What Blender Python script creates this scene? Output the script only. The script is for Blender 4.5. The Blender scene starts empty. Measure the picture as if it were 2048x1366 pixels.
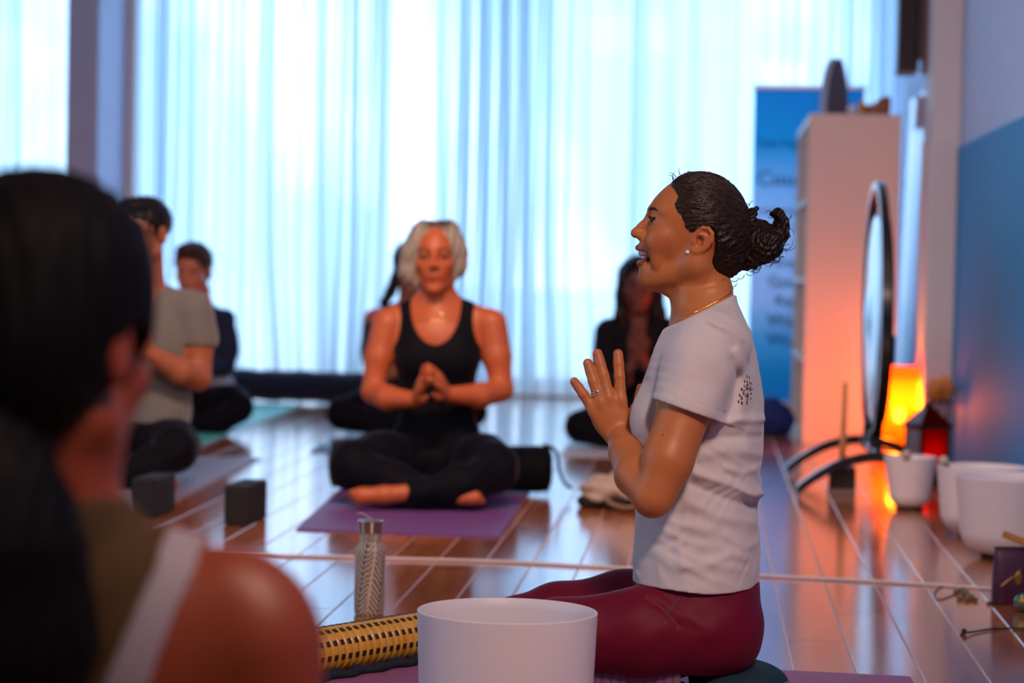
import bpy, math, random
import numpy as np
from mathutils import Matrix, Vector

random.seed(7)
rng = np.random.default_rng(11)
scene = bpy.context.scene
COL = scene.collection

# ------------------------------------------------------------------ camera
FPX = 4835.0                      # 85 mm on a 36 mm sensor, image 2048 x 1366
CAM_H = 0.78                      # a seated photographer
YAW, PITCH, ROLL = math.atan(.0813), math.atan(.0323), math.radians(1.2)
_f = np.array([-math.sin(YAW) * math.cos(PITCH), math.cos(YAW) * math.cos(PITCH), -math.sin(PITCH)])
_r0 = np.array([math.cos(YAW), math.sin(YAW), 0.0])
_u0 = np.cross(_r0, _f)
CR = _r0 * math.cos(ROLL) + _u0 * math.sin(ROLL)
CU = _u0 * math.cos(ROLL) - _r0 * math.sin(ROLL)
CF = _f
CP = np.array([0.0, 0.0, CAM_H])
cam_data = bpy.data.cameras.new('camera')
cam = bpy.data.objects.new('camera', cam_data)
COL.objects.link(cam)
cam_data.sensor_width = 36.0
cam_data.lens = 36.0 * FPX / 2048.0
cam_data.clip_start = 0.05
m = Matrix.Identity(4)
for i in range(3):
    m[i][0], m[i][1], m[i][2], m[i][3] = CR[i], CU[i], -CF[i], CP[i]
cam.matrix_world = m
cam_data.dof.use_dof = True
cam_data.dof.focus_distance = 4.22
cam_data.dof.aperture_fstop = 3.5
scene.camera = cam

# ------------------------------------------------------------------ exposure
scene.view_settings.view_transform = 'Standard'
scene.view_settings.look = 'None'
scene.view_settings.gamma = 1.0
scene.view_settings.exposure = 0.0
scene.view_settings.use_curve_mapping = False
scene.cycles.use_denoising = True
scene.cycles.max_bounces = 8
scene.cycles.transparent_max_bounces = 12
scene.cycles.sample_clamp_indirect = 6.0

# ------------------------------------------------------------------ sky: cool daylight with bright clouds
world = bpy.data.worlds.new('sky'); scene.world = world
world.use_nodes = True
wn, wl = world.node_tree.nodes, world.node_tree.links
wn.clear()
w_out = wn.new('ShaderNodeOutputWorld'); w_bg = wn.new('ShaderNodeBackground')
w_tc = wn.new('ShaderNodeTexCoord'); w_no = wn.new('ShaderNodeTexNoise'); w_cr = wn.new('ShaderNodeValToRGB')
w_no.inputs['Scale'].default_value = 7.0; w_no.inputs['Detail'].default_value = 4.0
w_cr.color_ramp.elements[0].position = .52; w_cr.color_ramp.elements[0].color = (.41, .68, 1.0, 1)
w_cr.color_ramp.elements[1].position = .76; w_cr.color_ramp.elements[1].color = (1.7, 1.78, 1.95, 1)
wl.new(w_tc.outputs['Generated'], w_no.inputs['Vector']); wl.new(w_no.outputs['Fac'], w_cr.inputs['Fac'])
wl.new(w_cr.outputs['Color'], w_bg.inputs['Color']); wl.new(w_bg.outputs['Background'], w_out.inputs['Surface'])
w_bg.inputs['Strength'].default_value = 3.7

# ------------------------------------------------------------------ warm room lamps out of view, with an added one for the bowls
def area_light(name, loc, target, sx, sy, power, color, spread=180):
    d = bpy.data.lights.new(name, 'AREA'); d.shape = 'RECTANGLE'; d.size = sx; d.size_y = sy
    d.energy = power; d.color = color; d.spread = math.radians(spread)
    o = bpy.data.objects.new(name, d); COL.objects.link(o); o.location = loc
    o.rotation_euler = (Vector(target) - Vector(loc)).to_track_quat('-Z', 'Y').to_euler()
    return o
area_light('unseen_ceiling_light', (.9, 1.15, 2.95), (.0, 4.2, .4), .7, .5, 48, (1.0, .68, .56), 115)
area_light('unseen_ceiling_light', (-.1, 5.6, 3.1), (.75, 7.6, .2), .7, .5, 13, (1.0, .74, .66), 110)  # added unseen lamp that brightens the bowls at the right
area_light('unseen_ceiling_light', (-.9, 5.0, 3.1), (-1.5, 8.2, .5), .9, .5, 26, (1.0, .56, .36), 85)

# ------------------------------------------------------------------ pixel helpers: a point of the photograph at a depth, or on the floor
def at(u, v, D):
    return CP + D * (CF + (u - 1024) / FPX * CR + (683 - v) / FPX * CU)
def on_z(u, v, z=0.0):
    d = CF + (u - 1024) / FPX * CR + (683 - v) / FPX * CU
    return CP + d * ((z - CAM_H) / d[2])
def fx(u, Y, v=700):              # world X of a column of the photograph at room depth Y
    d = CF + (u - 1024) / FPX * CR + (683 - v) / FPX * CU
    return float(CP[0] + d[0] * Y / d[1])
def fz(u, v, Y):
    d = CF + (u - 1024) / FPX * CR + (683 - v) / FPX * CU
    return float(CP[2] + d[2] * Y / d[1])

# ------------------------------------------------------------------ materials
MATS = {}
def srgb(r, g, b):
    c = np.array([r, g, b]) / 255.0
    c = np.where(c <= .04045, c / 12.92, ((c + .055) / 1.055) ** 2.4)
    return tuple(float(x) for x in c)
def mat(name, color=(.5, .5, .5), rough=.6, metal=0.0, **kw):
    if name in MATS: return MATS[name]
    mm = bpy.data.materials.new(name); mm.use_nodes = True
    nt = mm.node_tree; b = nt.nodes['Principled BSDF']
    b.inputs['Base Color'].default_value = (*color, 1)
    b.inputs['Roughness'].default_value = rough
    b.inputs['Metallic'].default_value = metal
    for k, v in kw.get('inp', {}).items():
        b.inputs[k].default_value = v
    var = kw.get('var', 0.0)
    if var or kw.get('bump'):
        tc = nt.nodes.new('ShaderNodeTexCoord'); no = nt.nodes.new('ShaderNodeTexNoise')
        mp = nt.nodes.new('ShaderNodeMapping'); mp.inputs['Scale'].default_value = kw.get('stretch', (1, 1, 1))
        no.inputs['Scale'].default_value = kw.get('scale', 20.0); no.inputs['Detail'].default_value = 5
        nt.links.new(tc.outputs['Object'], mp.inputs['Vector']); nt.links.new(mp.outputs['Vector'], no.inputs['Vector'])
        if var:
            cr = nt.nodes.new('ShaderNodeValToRGB')
            cr.color_ramp.elements[0].position = .3; cr.color_ramp.elements[1].position = .7
            cr.color_ramp.elements[0].color = (*[c * (1 - var) for c in color], 1)
            cr.color_ramp.elements[1].color = (*[min(1, c * (1 + var)) for c in color], 1)
            nt.links.new(no.outputs['Fac'], cr.inputs['Fac']); nt.links.new(cr.outputs['Color'], b.inputs['Base Color'])
        if kw.get('bump'):
            bp = nt.nodes.new('ShaderNodeBump'); bp.inputs['Strength'].default_value = kw['bump']
            bp.inputs['Distance'].default_value = kw.get('bdist', .002)
            nt.links.new(no.outputs['Fac'], bp.inputs['Height']); nt.links.new(bp.outputs['Normal'], b.inputs['Normal'])
    if kw.get('attr'):
        a = nt.nodes.new('ShaderNodeAttribute'); a.attribute_name = 'tint'
        nt.links.new(a.outputs['Color'], b.inputs['Base Color'])
    MATS[name] = mm
    return mm
def emis(name, color, strength):
    if name in MATS: return MATS[name]
    mm = bpy.data.materials.new(name); mm.use_nodes = True
    nt = mm.node_tree; nt.nodes.clear()
    o = nt.nodes.new('ShaderNodeOutputMaterial'); e = nt.nodes.new('ShaderNodeEmission')
    e.inputs['Color'].default_value = (*color, 1); e.inputs['Strength'].default_value = strength
    nt.links.new(e.outputs[0], o.inputs['Surface']); MATS[name] = mm
    return mm
def sheer(name, color, transp, see=(1, 1, 1), facing=0.0):
    """thin cloth or shade: part of the light goes straight through, the rest is scattered to the other side"""
    if name in MATS: return MATS[name]
    mm = bpy.data.materials.new(name); mm.use_nodes = True
    nt = mm.node_tree; nt.nodes.clear(); L = nt.links
    o = nt.nodes.new('ShaderNodeOutputMaterial'); tr = nt.nodes.new('ShaderNodeBsdfTransparent')
    tl = nt.nodes.new('ShaderNodeBsdfTranslucent'); df = nt.nodes.new('ShaderNodeBsdfDiffuse')
    m1 = nt.nodes.new('ShaderNodeMixShader'); m2 = nt.nodes.new('ShaderNodeMixShader')
    tr.inputs['Color'].default_value = (*see, 1); tl.inputs['Color'].default_value = (*color, 1)
    df.inputs['Color'].default_value = (*color, 1)
    m1.inputs[0].default_value = .25
    L.new(tl.outputs[0], m1.inputs[1]); L.new(df.outputs[0], m1.inputs[2])
    L.new(m1.outputs[0], m2.inputs[1]); L.new(tr.outputs[0], m2.inputs[2])
    m2.inputs[0].default_value = transp
    if facing:
        lw = nt.nodes.new('ShaderNodeLayerWeight'); lw.inputs['Blend'].default_value = .5
        mr = nt.nodes.new('ShaderNodeMapRange'); mr.inputs['From Min'].default_value = .2; mr.inputs['From Max'].default_value = 1.0
        mr.inputs['To Min'].default_value = transp; mr.inputs['To Max'].default_value = transp * (1 - facing)
        L.new(lw.outputs['Facing'], mr.inputs['Value']); L.new(mr.outputs[0], m2.inputs[0])
    L.new(m2.outputs[0], o.inputs['Surface']); MATS[name] = mm
    return mm

# ------------------------------------------------------------------ object helpers
def link(o, parent=None, loc=None):
    COL.objects.link(o)
    if parent is not None: o.parent = parent
    if loc is not None: o.location = loc
    return o
def raw_mesh(name, V, F, material, smooth=False, tint=None):
    me = bpy.data.meshes.new(name)
    V = np.asarray(V, dtype=np.float32)
    if isinstance(F, np.ndarray):
        n = F.shape[1]
        me.vertices.add(len(V)); me.vertices.foreach_set('co', V.ravel())
        me.loops.add(F.size); me.loops.foreach_set('vertex_index', F.astype(np.int32).ravel())
        me.polygons.add(len(F)); me.polygons.foreach_set('loop_start', np.arange(0, F.size, n, dtype=np.int32))
        me.update(calc_edges=True); me.validate()
    else:
        me.from_pydata([tuple(map(float, p)) for p in V], [], F); me.update()
    if smooth: me.polygons.foreach_set('use_smooth', np.ones(len(me.polygons), dtype=bool))
    if material is not None: me.materials.append(material)
    if tint is not None:
        a = me.attributes.new('tint', 'FLOAT_COLOR', 'POINT')
        c = np.ones((len(V), 4), dtype=np.float32); c[:, :3] = tint
        a.data.foreach_set('color', c.ravel())
    return me
def mobj(name, me, parent=None, loc=None):
    return link(bpy.data.objects.new(name, me), parent, loc)
def tag(o, label=None, cat=None, group=None, kind=None):
    if label: o['label'] = label
    if cat: o['category'] = cat
    if group: o['group'] = group
    if kind: o['kind'] = kind
    return o
def thing(name, label, cat, loc=(0, 0, 0), rz=0.0, group=None):
    o = bpy.data.objects.new(name, None); COL.objects.link(o)
    o.empty_display_size = .05
    o.location = tuple(map(float, loc)); o.rotation_euler = (0, 0, rz)
    return tag(o, label, cat, group)

class MB:
    """collects plain shapes into one mesh"""
    def __init__(s): s.V, s.F = [], []
    def add(s, V, F):
        k = len(s.V); s.V += [tuple(map(float, p)) for p in V]; s.F += [tuple(i + k for i in f) for f in F]; return s
    def box(s, lo, hi, b=0.0, rz=0.0, c=(0, 0, 0)):
        x0, y0, z0 = lo; x1, y1, z1 = hi
        if b <= 0:
            V = [(x, y, z) for x in (x0, x1) for y in (y0, y1) for z in (z0, z1)]
            F = [(0, 1, 3, 2), (4, 6, 7, 5), (0, 4, 5, 1), (2, 3, 7, 6), (0, 2, 6, 4), (1, 5, 7, 3)]
        else:                                           # chamfered box, 24 verts
            V, idx, F = [], {}, []
            for ix in (0, 1):
                for iy in (0, 1):
                    for iz in (0, 1):
                        for ax in range(3):
                            p = [(x0, x1)[ix], (y0, y1)[iy], (z0, z1)[iz]]
                            for a2 in range(3):
                                if a2 != ax: p[a2] += b if (ix, iy, iz)[a2] == 0 else -b
                            idx[(ix, iy, iz, ax)] = len(V); V.append(p)
            g = idx
            for ax in range(3):
                o1, o2 = (ax + 1) % 3, (ax + 2) % 3
                for sd in (0, 1):
                    q = []
                    for (a, bb) in ((0, 0), (1, 0), (1, 1), (0, 1)):
                        k = [0, 0, 0]; k[ax] = sd; k[o1] = a; k[o2] = bb; q.append(g[(*k, ax)])
                    F.append(tuple(q if sd else q[::-1]))
                for a in (0, 1):
                    for bb in (0, 1):
                        k0 = [0, 0, 0]; k0[ax] = 0; k0[o1] = a; k0[o2] = bb
                        k1 = list(k0); k1[ax] = 1
                        q = (g[(*k0, o1)], g[(*k1, o1)], g[(*k1, o2)], g[(*k0, o2)])
                        F.append(q if (a == bb) else q[::-1])
            for ix in (0, 1):
                for iy in (0, 1):
                    for iz in (0, 1):
                        q = (g[(ix, iy, iz, 0)], g[(ix, iy, iz, 1)], g[(ix, iy, iz, 2)])
                        F.append(q if (ix + iy + iz) % 2 else q[::-1])
        if rz or any(c):
            cs, sn = math.cos(rz), math.sin(rz)
            V = [(c[0] + p[0] * cs - p[1] * sn, c[1] + p[0] * sn + p[1] * cs, c[2] + p[2]) for p in V]
        return s.add(V, F)
    def lathe(s, prof, n=40, c=(0, 0, 0), axis=None, cap=True):
        R = np.eye(3)
        if axis is not None:
            z = np.array(axis, float); z /= np.linalg.norm(z)
            x = np.cross((0, 1, 0) if abs(z[1]) < .9 else (1, 0, 0), z); x /= np.linalg.norm(x)
            R = np.stack([x, np.cross(z, x), z], 1)
        V, F = [], []
        for (r, z) in prof:
            for i in range(n):
                a = 2 * math.pi * i / n
                V.append(R @ np.array([r * math.cos(a), r * math.sin(a), z]) + np.array(c))
        for j in range(len(prof) - 1):
            for i in range(n):
                F.append((j * n + i, j * n + (i + 1) % n, (j + 1) * n + (i + 1) % n, (j + 1) * n + i))
        if cap:
            if prof[0][0] > 1e-5: F.append(tuple(range(n - 1, -1, -1)))
            if prof[-1][0] > 1e-5: F.append(tuple((len(prof) - 1) * n + i for i in range(n)))
        return s.add(V, F)
    def tube(s, pts, r, n=8, closed=False, flat=None):
        P = np.array(pts, float); N = len(P)
        rr = np.full(N, r) if np.isscalar(r) else np.array(r, float)
        T = np.gradient(P, axis=0)
        if closed: T = np.roll(P, -1, 0) - np.roll(P, 1, 0)
        T /= np.linalg.norm(T, axis=1)[:, None] + 1e-12
        ref = np.array([0, 0, 1.0]) if abs(T[0][2]) < .9 else np.array([1.0, 0, 0])
        V = []
        x = np.cross(ref, T[0]); x /= np.linalg.norm(x)
        for i in range(N):
            x = x - T[i] * (x @ T[i]); x /= np.linalg.norm(x) + 1e-12
            y = np.cross(T[i], x)
            for k in range(n):
                a = 2 * math.pi * k / n
                V.append(P[i] + rr[i] * (math.cos(a) * x + math.sin(a) * y))
        F = []
        for i in range(N if closed else N - 1):
            for k in range(n):
                a, b = i * n, ((i + 1) % N) * n
                F.append((a + k, a + (k + 1) % n, b + (k + 1) % n, b + k))
        if not closed:
            F.append(tuple(range(n - 1, -1, -1))); F.append(tuple((N - 1) * n + k for k in range(n)))
        return s.add(V, F)
    def ball(s, c, r, n=12, mm=8):
        r = np.array([r] * 3 if np.isscalar(r) else r, float); V, F = [], []
        for j in range(mm + 1):
            t = math.pi * j / mm
            for i in range(n):
                a = 2 * math.pi * i / n
                V.append(np.array(c) + r * np.array([math.sin(t) * math.cos(a), math.sin(t) * math.sin(a), math.cos(t)]))
        for j in range(mm):
            for i in range(n):
                F.append((j * n + i, (j + 1) * n + i, (j + 1) * n + (i + 1) % n, j * n + (i + 1) % n))
        return s.add(V, F)
    def build(s, name, material, parent=None, smooth=False, loc=None):
        me = raw_mesh(name, s.V, s.F, material, smooth)
        return mobj(name, me, parent, loc)
def smooth_by_angle(o, ang=35):
    me = o.data
    me.polygons.foreach_set('use_smooth', np.ones(len(me.polygons), dtype=bool))
    bm_edges = {}
    import bmesh
    bm = bmesh.new(); bm.from_mesh(me)
    for e in bm.edges:
        if len(e.link_faces) == 2 and e.calc_face_angle(0) > math.radians(ang): e.smooth = False
    bm.to_mesh(me); bm.free()
    return o
# ------------------------------------------------------------------ figure modelling: blended solids turned into one continuous surface
class Field:
    def __init__(s, lo, hi, h):
        s.lo = np.array(lo, float); s.h = float(h)
        s.n = np.maximum(2, np.ceil((np.array(hi, float) - s.lo) / h).astype(int) + 1)
        s.ax = [(s.lo[i] + h * np.arange(s.n[i])).astype(np.float32) for i in range(3)]
        s.v = np.full(s.n, 1e3, np.float32)
    def like(s):
        o = Field.__new__(Field); o.lo, o.h, o.n, o.ax = s.lo, s.h, s.n, s.ax; o.v = s.v.copy(); return o
    def _box(s, lo, hi, mg):
        sl = []
        for i in range(3):
            a = 0 if lo is None else max(0, int(math.floor((lo[i] - mg - s.lo[i]) / s.h)))
            b = s.n[i] if hi is None else min(s.n[i], int(math.ceil((hi[i] + mg - s.lo[i]) / s.h)) + 1)
            if b <= a: return None
            sl.append(slice(a, b))
        return tuple(sl)
    def _ev(s, p, k):
        sl = s._box(p[0], p[1], k + 3 * s.h)
        if sl is None: return None, None
        X = s.ax[0][sl[0]][:, None, None]; Y = s.ax[1][sl[1]][None, :, None]; Z = s.ax[2][sl[2]][None, None, :]
        return sl, p[2](X, Y, Z).astype(np.float32)
    def add(s, p, k=0.0):
        sl, d = s._ev(p, k)
        if sl is None: return s
        a = s.v[sl]
        r = np.minimum(a, d)
        if k > 0:
            hh = np.maximum(k - np.abs(a - d), 0) / k
            r = r - hh * hh * (k * .25)
        s.v[sl] = r
        return s
    def sub(s, p, k=0.0):
        sl, d = s._ev(p, k)
        if sl is None: return s
        a = s.v[sl]; d = -d
        r = np.maximum(a, d)
        if k > 0:
            hh = np.maximum(k - np.abs(a - d), 0) / k
            r = r + hh * hh * (k * .25)
        s.v[sl] = r
        return s
    def inter(s, p):
        d = p[2](s.ax[0][:, None, None], s.ax[1][None, :, None], s.ax[2][None, None, :])
        s.v = np.maximum(s.v, np.broadcast_to(d, s.v.shape).astype(np.float32)); return s
    def clip(s, fn):                                    # keep where fn < 0
        return s.inter((None, None, fn))
    def offset(s, r): s.v = s.v - np.float32(r); return s
    def disp(s, fn):
        s.v = s.v + fn(s.ax[0][:, None, None], s.ax[1][None, :, None], s.ax[2][None, None, :]).astype(np.float32); return s
    def chain(s, pts, rad, k=0.0):
        for i in range(len(pts) - 1): s.add(cone(pts[i], pts[i + 1], rad[i], rad[i + 1]), k)
        return s
    def sample(s, P):
        g = (np.asarray(P, float) - s.lo) / s.h
        i = np.clip(np.floor(g).astype(int), 0, s.n - 2); t = np.clip(g - i, 0, 1)
        r = 0
        for a in (0, 1):
            for b in (0, 1):
                for c in (0, 1):
                    w = (t[..., 0] if a else 1 - t[..., 0]) * (t[..., 1] if b else 1 - t[..., 1]) * (t[..., 2] if c else 1 - t[..., 2])
                    r = r + w * s.v[i[..., 0] + a, i[..., 1] + b, i[..., 2] + c]
        return r
    def shoot(s, o, d, tmax, lift=0.0):
        """first point from o along d whose value exceeds lift (outwards march from inside)"""
        o = np.asarray(o, float); d = np.asarray(d, float); d = d / np.linalg.norm(d)
        t = np.arange(tmax, 0, -s.h * .5)
        P = o + t[:, None] * d
        ins = np.nonzero(s.sample(P) < lift)[0]
        return P[ins[0]] if len(ins) else o
    def mesh(s, smooth=1):
        v = s.v; sg = v < 0
        c = [sg[a:a + v.shape[0] - 1, b:b + v.shape[1] - 1, d:d + v.shape[2] - 1] for a in (0, 1) for b in (0, 1) for d in (0, 1)]
        anyv = c[0].copy(); allv = c[0].copy()
        for q in c[1:]: anyv |= q; allv &= q
        ii, jj, kk = np.nonzero(anyv & ~allv)
        N = len(ii)
        ids = np.full(anyv.shape, -1, np.int32); ids[ii, jj, kk] = np.arange(N)
        acc = np.zeros((N, 3)); cnt = np.zeros(N)
        cs = [(a, b, d) for a in (0, 1) for b in (0, 1) for d in (0, 1)]
        val = {q: v[ii + q[0], jj + q[1], kk + q[2]].astype(float) for q in cs}
        for q in cs:
            for ax in range(3):
                if q[ax] == 0:
                    q2 = list(q); q2[ax] = 1; q2 = tuple(q2)
                    v0, v1 = val[q], val[q2]
                    mk = (v0 < 0) != (v1 < 0)
                    t = np.where(mk, v0 / np.where(mk, v0 - v1, 1), 0)
                    p = np.zeros((N, 3)); p[:] = q; p[:, ax] = t
                    acc[mk] += p[mk]; cnt[mk] += 1
        P = acc / cnt[:, None] + np.stack([ii, jj, kk], 1)
        quads = []
        for ax in range(3):
            o1, o2 = (ax + 1) % 3, (ax + 2) % 3
            A = np.take(sg, range(0, v.shape[ax] - 1), ax); B = np.take(sg, range(1, v.shape[ax]), ax)
            df = A != B
            e = np.stack(np.nonzero(df), 1)
            ok = (e[:, o1] > 0) & (e[:, o2] > 0) & (e[:, o1] < v.shape[o1] - 1) & (e[:, o2] < v.shape[o2] - 1)
            e = e[ok]
            fl = A[e[:, 0], e[:, 1], e[:, 2]]
            def cid(d1, d2):
                g = e.copy(); g[:, o1] -= d1; g[:, o2] -= d2
                return ids[g[:, 0], g[:, 1], g[:, 2]]
            q = np.stack([cid(1, 1), cid(0, 1), cid(0, 0), cid(1, 0)], 1)
            q[~fl] = q[~fl][:, ::-1]
            quads.append(q)
        Q = np.concatenate(quads)
        Q = Q[(Q >= 0).all(1)]
        for _ in range(smooth):
            S = np.zeros_like(P); C = np.zeros(N)
            for a, b in ((0, 1), (1, 2), (2, 3), (3, 0)):
                for x, y in ((a, b), (b, a)):
                    for d in range(3): S[:, d] += np.bincount(Q[:, x], P[Q[:, y], d], N)
                    C += np.bincount(Q[:, x], minlength=N)
            P = P * .5 + .5 * S / np.maximum(C, 1)[:, None]
        return s.lo + P * s.h, Q

def cone(a, b, ra, rb, flat=None):
    a = np.array(a, float); b = np.array(b, float); ba = b - a; L = max(float(ba @ ba), 1e-9)
    lo = np.minimum(a - ra, b - rb); hi = np.maximum(a + ra, b + rb)
    def f(X, Y, Z):
        x, y, z = X - a[0], Y - a[1], Z - a[2]
        t = np.clip((x * ba[0] + y * ba[1] + z * ba[2]) / L, 0, 1)
        dx, dy, dz = x - t * ba[0], y - t * ba[1], z - t * ba[2]
        q = dx * dx + dy * dy + dz * dz
        if flat is not None:
            n, k = flat; dn = dx * n[0] + dy * n[1] + dz * n[2]
            q = q + dn * dn * (1 / (k * k) - 1)
            return (np.sqrt(q) - (ra + t * (rb - ra))) * (1.0 if k > 1 else k)
        return np.sqrt(q) - (ra + t * (rb - ra))
    if flat is not None and flat[1] > 1:
        e = max(ra, rb) * flat[1]; lo = np.minimum(a, b) - e; hi = np.maximum(a, b) + e
    return lo, hi, f
def ell(c, r, M=None):
    c = np.array(c, float); r = np.array([r] * 3 if np.isscalar(r) else r, float)
    M = np.eye(3) if M is None else np.array(M, float)
    ext = np.sqrt(((M * r) ** 2).sum(1))
    def f(X, Y, Z):
        x, y, z = X - c[0], Y - c[1], Z - c[2]
        k0 = 0; k1 = 0
        for i in range(3):
            q = (x * M[0, i] + y * M[1, i] + z * M[2, i]) / r[i]
            k0 = k0 + q * q; k1 = k1 + (q / r[i]) ** 2
        k0 = np.sqrt(k0); return k0 * (k0 - 1) / (np.sqrt(k1) + 1e-9)
    return c - ext, c + ext, f
def prism(poly):
    """2-D outline in (u, v), endless along w"""
    P = np.array(poly, float)
    def f(X, Y, Z):
        d = np.full(np.broadcast(X, Y).shape[:2], 1e9); ins = np.zeros(d.shape, bool)
        x = np.broadcast_to(X[..., 0], d.shape); y = np.broadcast_to(Y[..., 0], d.shape)
        for i in range(len(P)):
            a, b = P[i - 1], P[i]; e = b - a
            t = np.clip(((x - a[0]) * e[0] + (y - a[1]) * e[1]) / (e @ e + 1e-9), 0, 1)
            d = np.minimum(d, np.hypot(x - a[0] - t * e[0], y - a[1] - t * e[1]))
            cr = ((a[1] > y) != (b[1] > y)) & (x < (b[0] - a[0]) * (y - a[1]) / (b[1] - a[1] + 1e-12) + a[0])
            ins ^= cr
        return np.where(ins, -d, d)[:, :, None]
    return None, None, f
def loft(tab, yaw, uc, wc=0.0, ex=2.3):
    """trunk: rows (v, u_front, u_back, half_width); yaw turns the front away from the camera"""
    T = np.array(tab, float); c, sn = math.cos(yaw), math.sin(yaw)
    B = T[:, 3].max(); lo = (T[:, 1:3].min() - 60, T[0, 0], wc - B - 60); hi = (T[:, 1:3].max() + 60, T[-1, 0], wc + B + 60)
    vs = np.linspace(T[0, 0], T[-1, 0], 200)
    def cub(y):
        # smooth (Catmull-Rom like) interpolation of the table
        yy = np.interp(vs, T[:, 0], y); k = np.hanning(15); k /= k.sum()
        return np.convolve(np.pad(yy, 7, 'edge'), k, 'valid')
    fr, bk, hw = cub(T[:, 1]), cub(T[:, 2]), cub(T[:, 3])
    def f(X, Y, Z):
        a0 = np.interp(Y.ravel(), vs, fr).reshape(Y.shape); b0 = np.interp(Y.ravel(), vs, bk).reshape(Y.shape)
        h0 = np.interp(Y.ravel(), vs, hw).reshape(Y.shape)
        m0 = (a0 + b0) / 2; A = np.abs(b0 - a0) / 2
        fw = (X - m0) * c - (Z - wc) * sn; lt = (X - m0) * sn + (Z - wc) * c
        q = (np.abs(fw / A) ** ex + np.abs(lt / h0) ** ex) ** (1 / ex)
        d = (q - 1) * np.minimum(A, h0) * .9
        return np.maximum(d, np.maximum(T[0, 0] - Y, Y - T[-1, 0]))
    return lo, hi, f
def lines2d(segs):
    """cloth folds: rows (polyline in u,v ; height ; width)"""
    def f(X, Y):
        x = X[..., 0]; y = Y[..., 0]; out = 0
        for pts, amp, wd in segs:
            d = 1e9
            for (a, b) in zip(pts[:-1], pts[1:]):
                a = np.array(a, float); e = np.array(b, float) - a
                t = np.clip(((x - a[0]) * e[0] + (y - a[1]) * e[1]) / (e @ e), 0, 1)
                d = np.minimum(d, np.hypot(x - a[0] - t * e[0], y - a[1] - t * e[1]))
            # taper along: fade at the ends
            L = np.array(pts[0], float), np.array(pts[-1], float)
            out = out + amp * np.exp(-(d / wd) ** 2)
        return out[..., None]
    return f
class Fr:
    """head or hand frame: x forward, y left, z up, metres"""
    def __init__(s, o, fwd, up, sc):
        f = np.array(fwd, float); f /= np.linalg.norm(f); u = np.array(up, float); u -= f * (u @ f); u /= np.linalg.norm(u)
        l = np.cross(u, f)
        s.o = np.array(o, float); s.M = np.stack([f, l, u], 1); s.s = sc
    def __call__(s, x, y, z): return s.o + s.s * (s.M @ np.array([x, y, z], float))
    def inv(s, P): return ((P - s.o) @ s.M) / s.s

class Figure:
    """one person: local axes are photo pixels (u right, v down) and w away from the camera, at depth D"""
    def __init__(s, D, label, base_uv, cat='person'):
        s.D = D; s.sc = FPX / D
        s.base = on_z(*base_uv, 0.0)
        s.root = thing('person', label, cat, s.base)
    def q(s, u, v, w=0.0):                              # local point seen at pixel (u, v) when it lies w behind
        k = 1 + w / FPX
        return np.array([1024 + (u - 1024) * k, 683 + (v - 683) * k, w], float)
    def world(s, P):
        P = np.asarray(P, float)
        return CP + s.D * CF + ((P[:, :1] - 1024) / s.sc) * CR + ((683 - P[:, 1:2]) / s.sc) * CU + (P[:, 2:3] / s.sc) * CF
    def part(s, name, F, material, tint=None, smooth=1, label=None, parent=None):
        if isinstance(F, Field):
            V, Q = F.mesh(smooth)
        else:
            V, Q = np.array(F.V, float), F.F
        t = tint(V) if callable(tint) else tint
        W = s.world(V); W[:, 2] = np.maximum(W[:, 2], .0062)          # what lies on the mat is pressed flat on it
        me = raw_mesh(name, W - s.base, Q, material, True, t)
        o = mobj(name, me, parent or s.root)
        if label: o['label'] = label
        return o

def head_solid(f, fr, wide=1.0, neck=None, nk=.055):
    """a head with brow, nose, lips, chin, ears; returns landmark function for colouring"""
    s = fr.s
    E = lambda c, r, k: f.add(ell(fr(*c), np.array(r) * s, fr.M), k * s)
    E((-.012, 0, .045), (.092, .073 * wide, .083), 0)
    E((.030, 0, .035), (.062, .062 * wide, .064), .02)
    E((.038, 0, -.025), (.052, .058 * wide, .060), .02)
    for y in (1, -1):
        f.add(cone(fr(.003, y * .047 * wide, -.050), fr(.070, y * .012, -.088), .021 * s, .016 * s), .02 * s)
        E((.058, y * .042 * wide, -.012), (.022, .020, .018), .015)
    E((.078, 0, -.091), (.015, .018, .015), .012)
    E((.074, 0, -.050), (.022, .028, .026), .015)
    for y in (1, -1):
        f.add(cone(fr(.086, y * .012, .034), fr(.070, y * .046 * wide, .033), .009 * s, .008 * s), .012 * s)
    for y in (1, -1): f.sub(ell(fr(.098, y * .031, .012), np.array((.015, .016, .010)) * s, fr.M), .012 * s)
    f.add(cone(fr(.091, 0, .022), fr(.112, 0, -.016), .0065 * s, .0095 * s), .008 * s)
    for y in (1, -1):
        f.add(ell(fr(.102, y * .0115, -.021), np.array((.010, .008, .007)) * s, fr.M), .006 * s)
        f.add(ell(fr(.0775, y * .0315, .012), .0125 * s, fr.M), .003 * s)
        f.add(cone(fr(.096, 0, -.046), fr(.083, y * .023, -.052), .0050 * s, .003 * s), .004 * s)
        f.add(cone(fr(.095, 0, -.058), fr(.083, y * .022, -.054), .0062 * s, .003 * s), .004 * s)
        # ear: helix, lobe and a hollow
        f.add(ell(fr(-.012, y * .077 * wide, .004), np.array((.018, .008, .031)) * s, fr.M), .006 * s)
        f.sub(ell(fr(-.006, y * .087 * wide, .006), np.array((.009, .008, .017)) * s, fr.M), .004 * s)
    if neck is not None:
        f.add(cone(fr(-.018, 0, -.045), neck, nk * s, nk * 1.05 * s), .025 * s)
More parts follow.
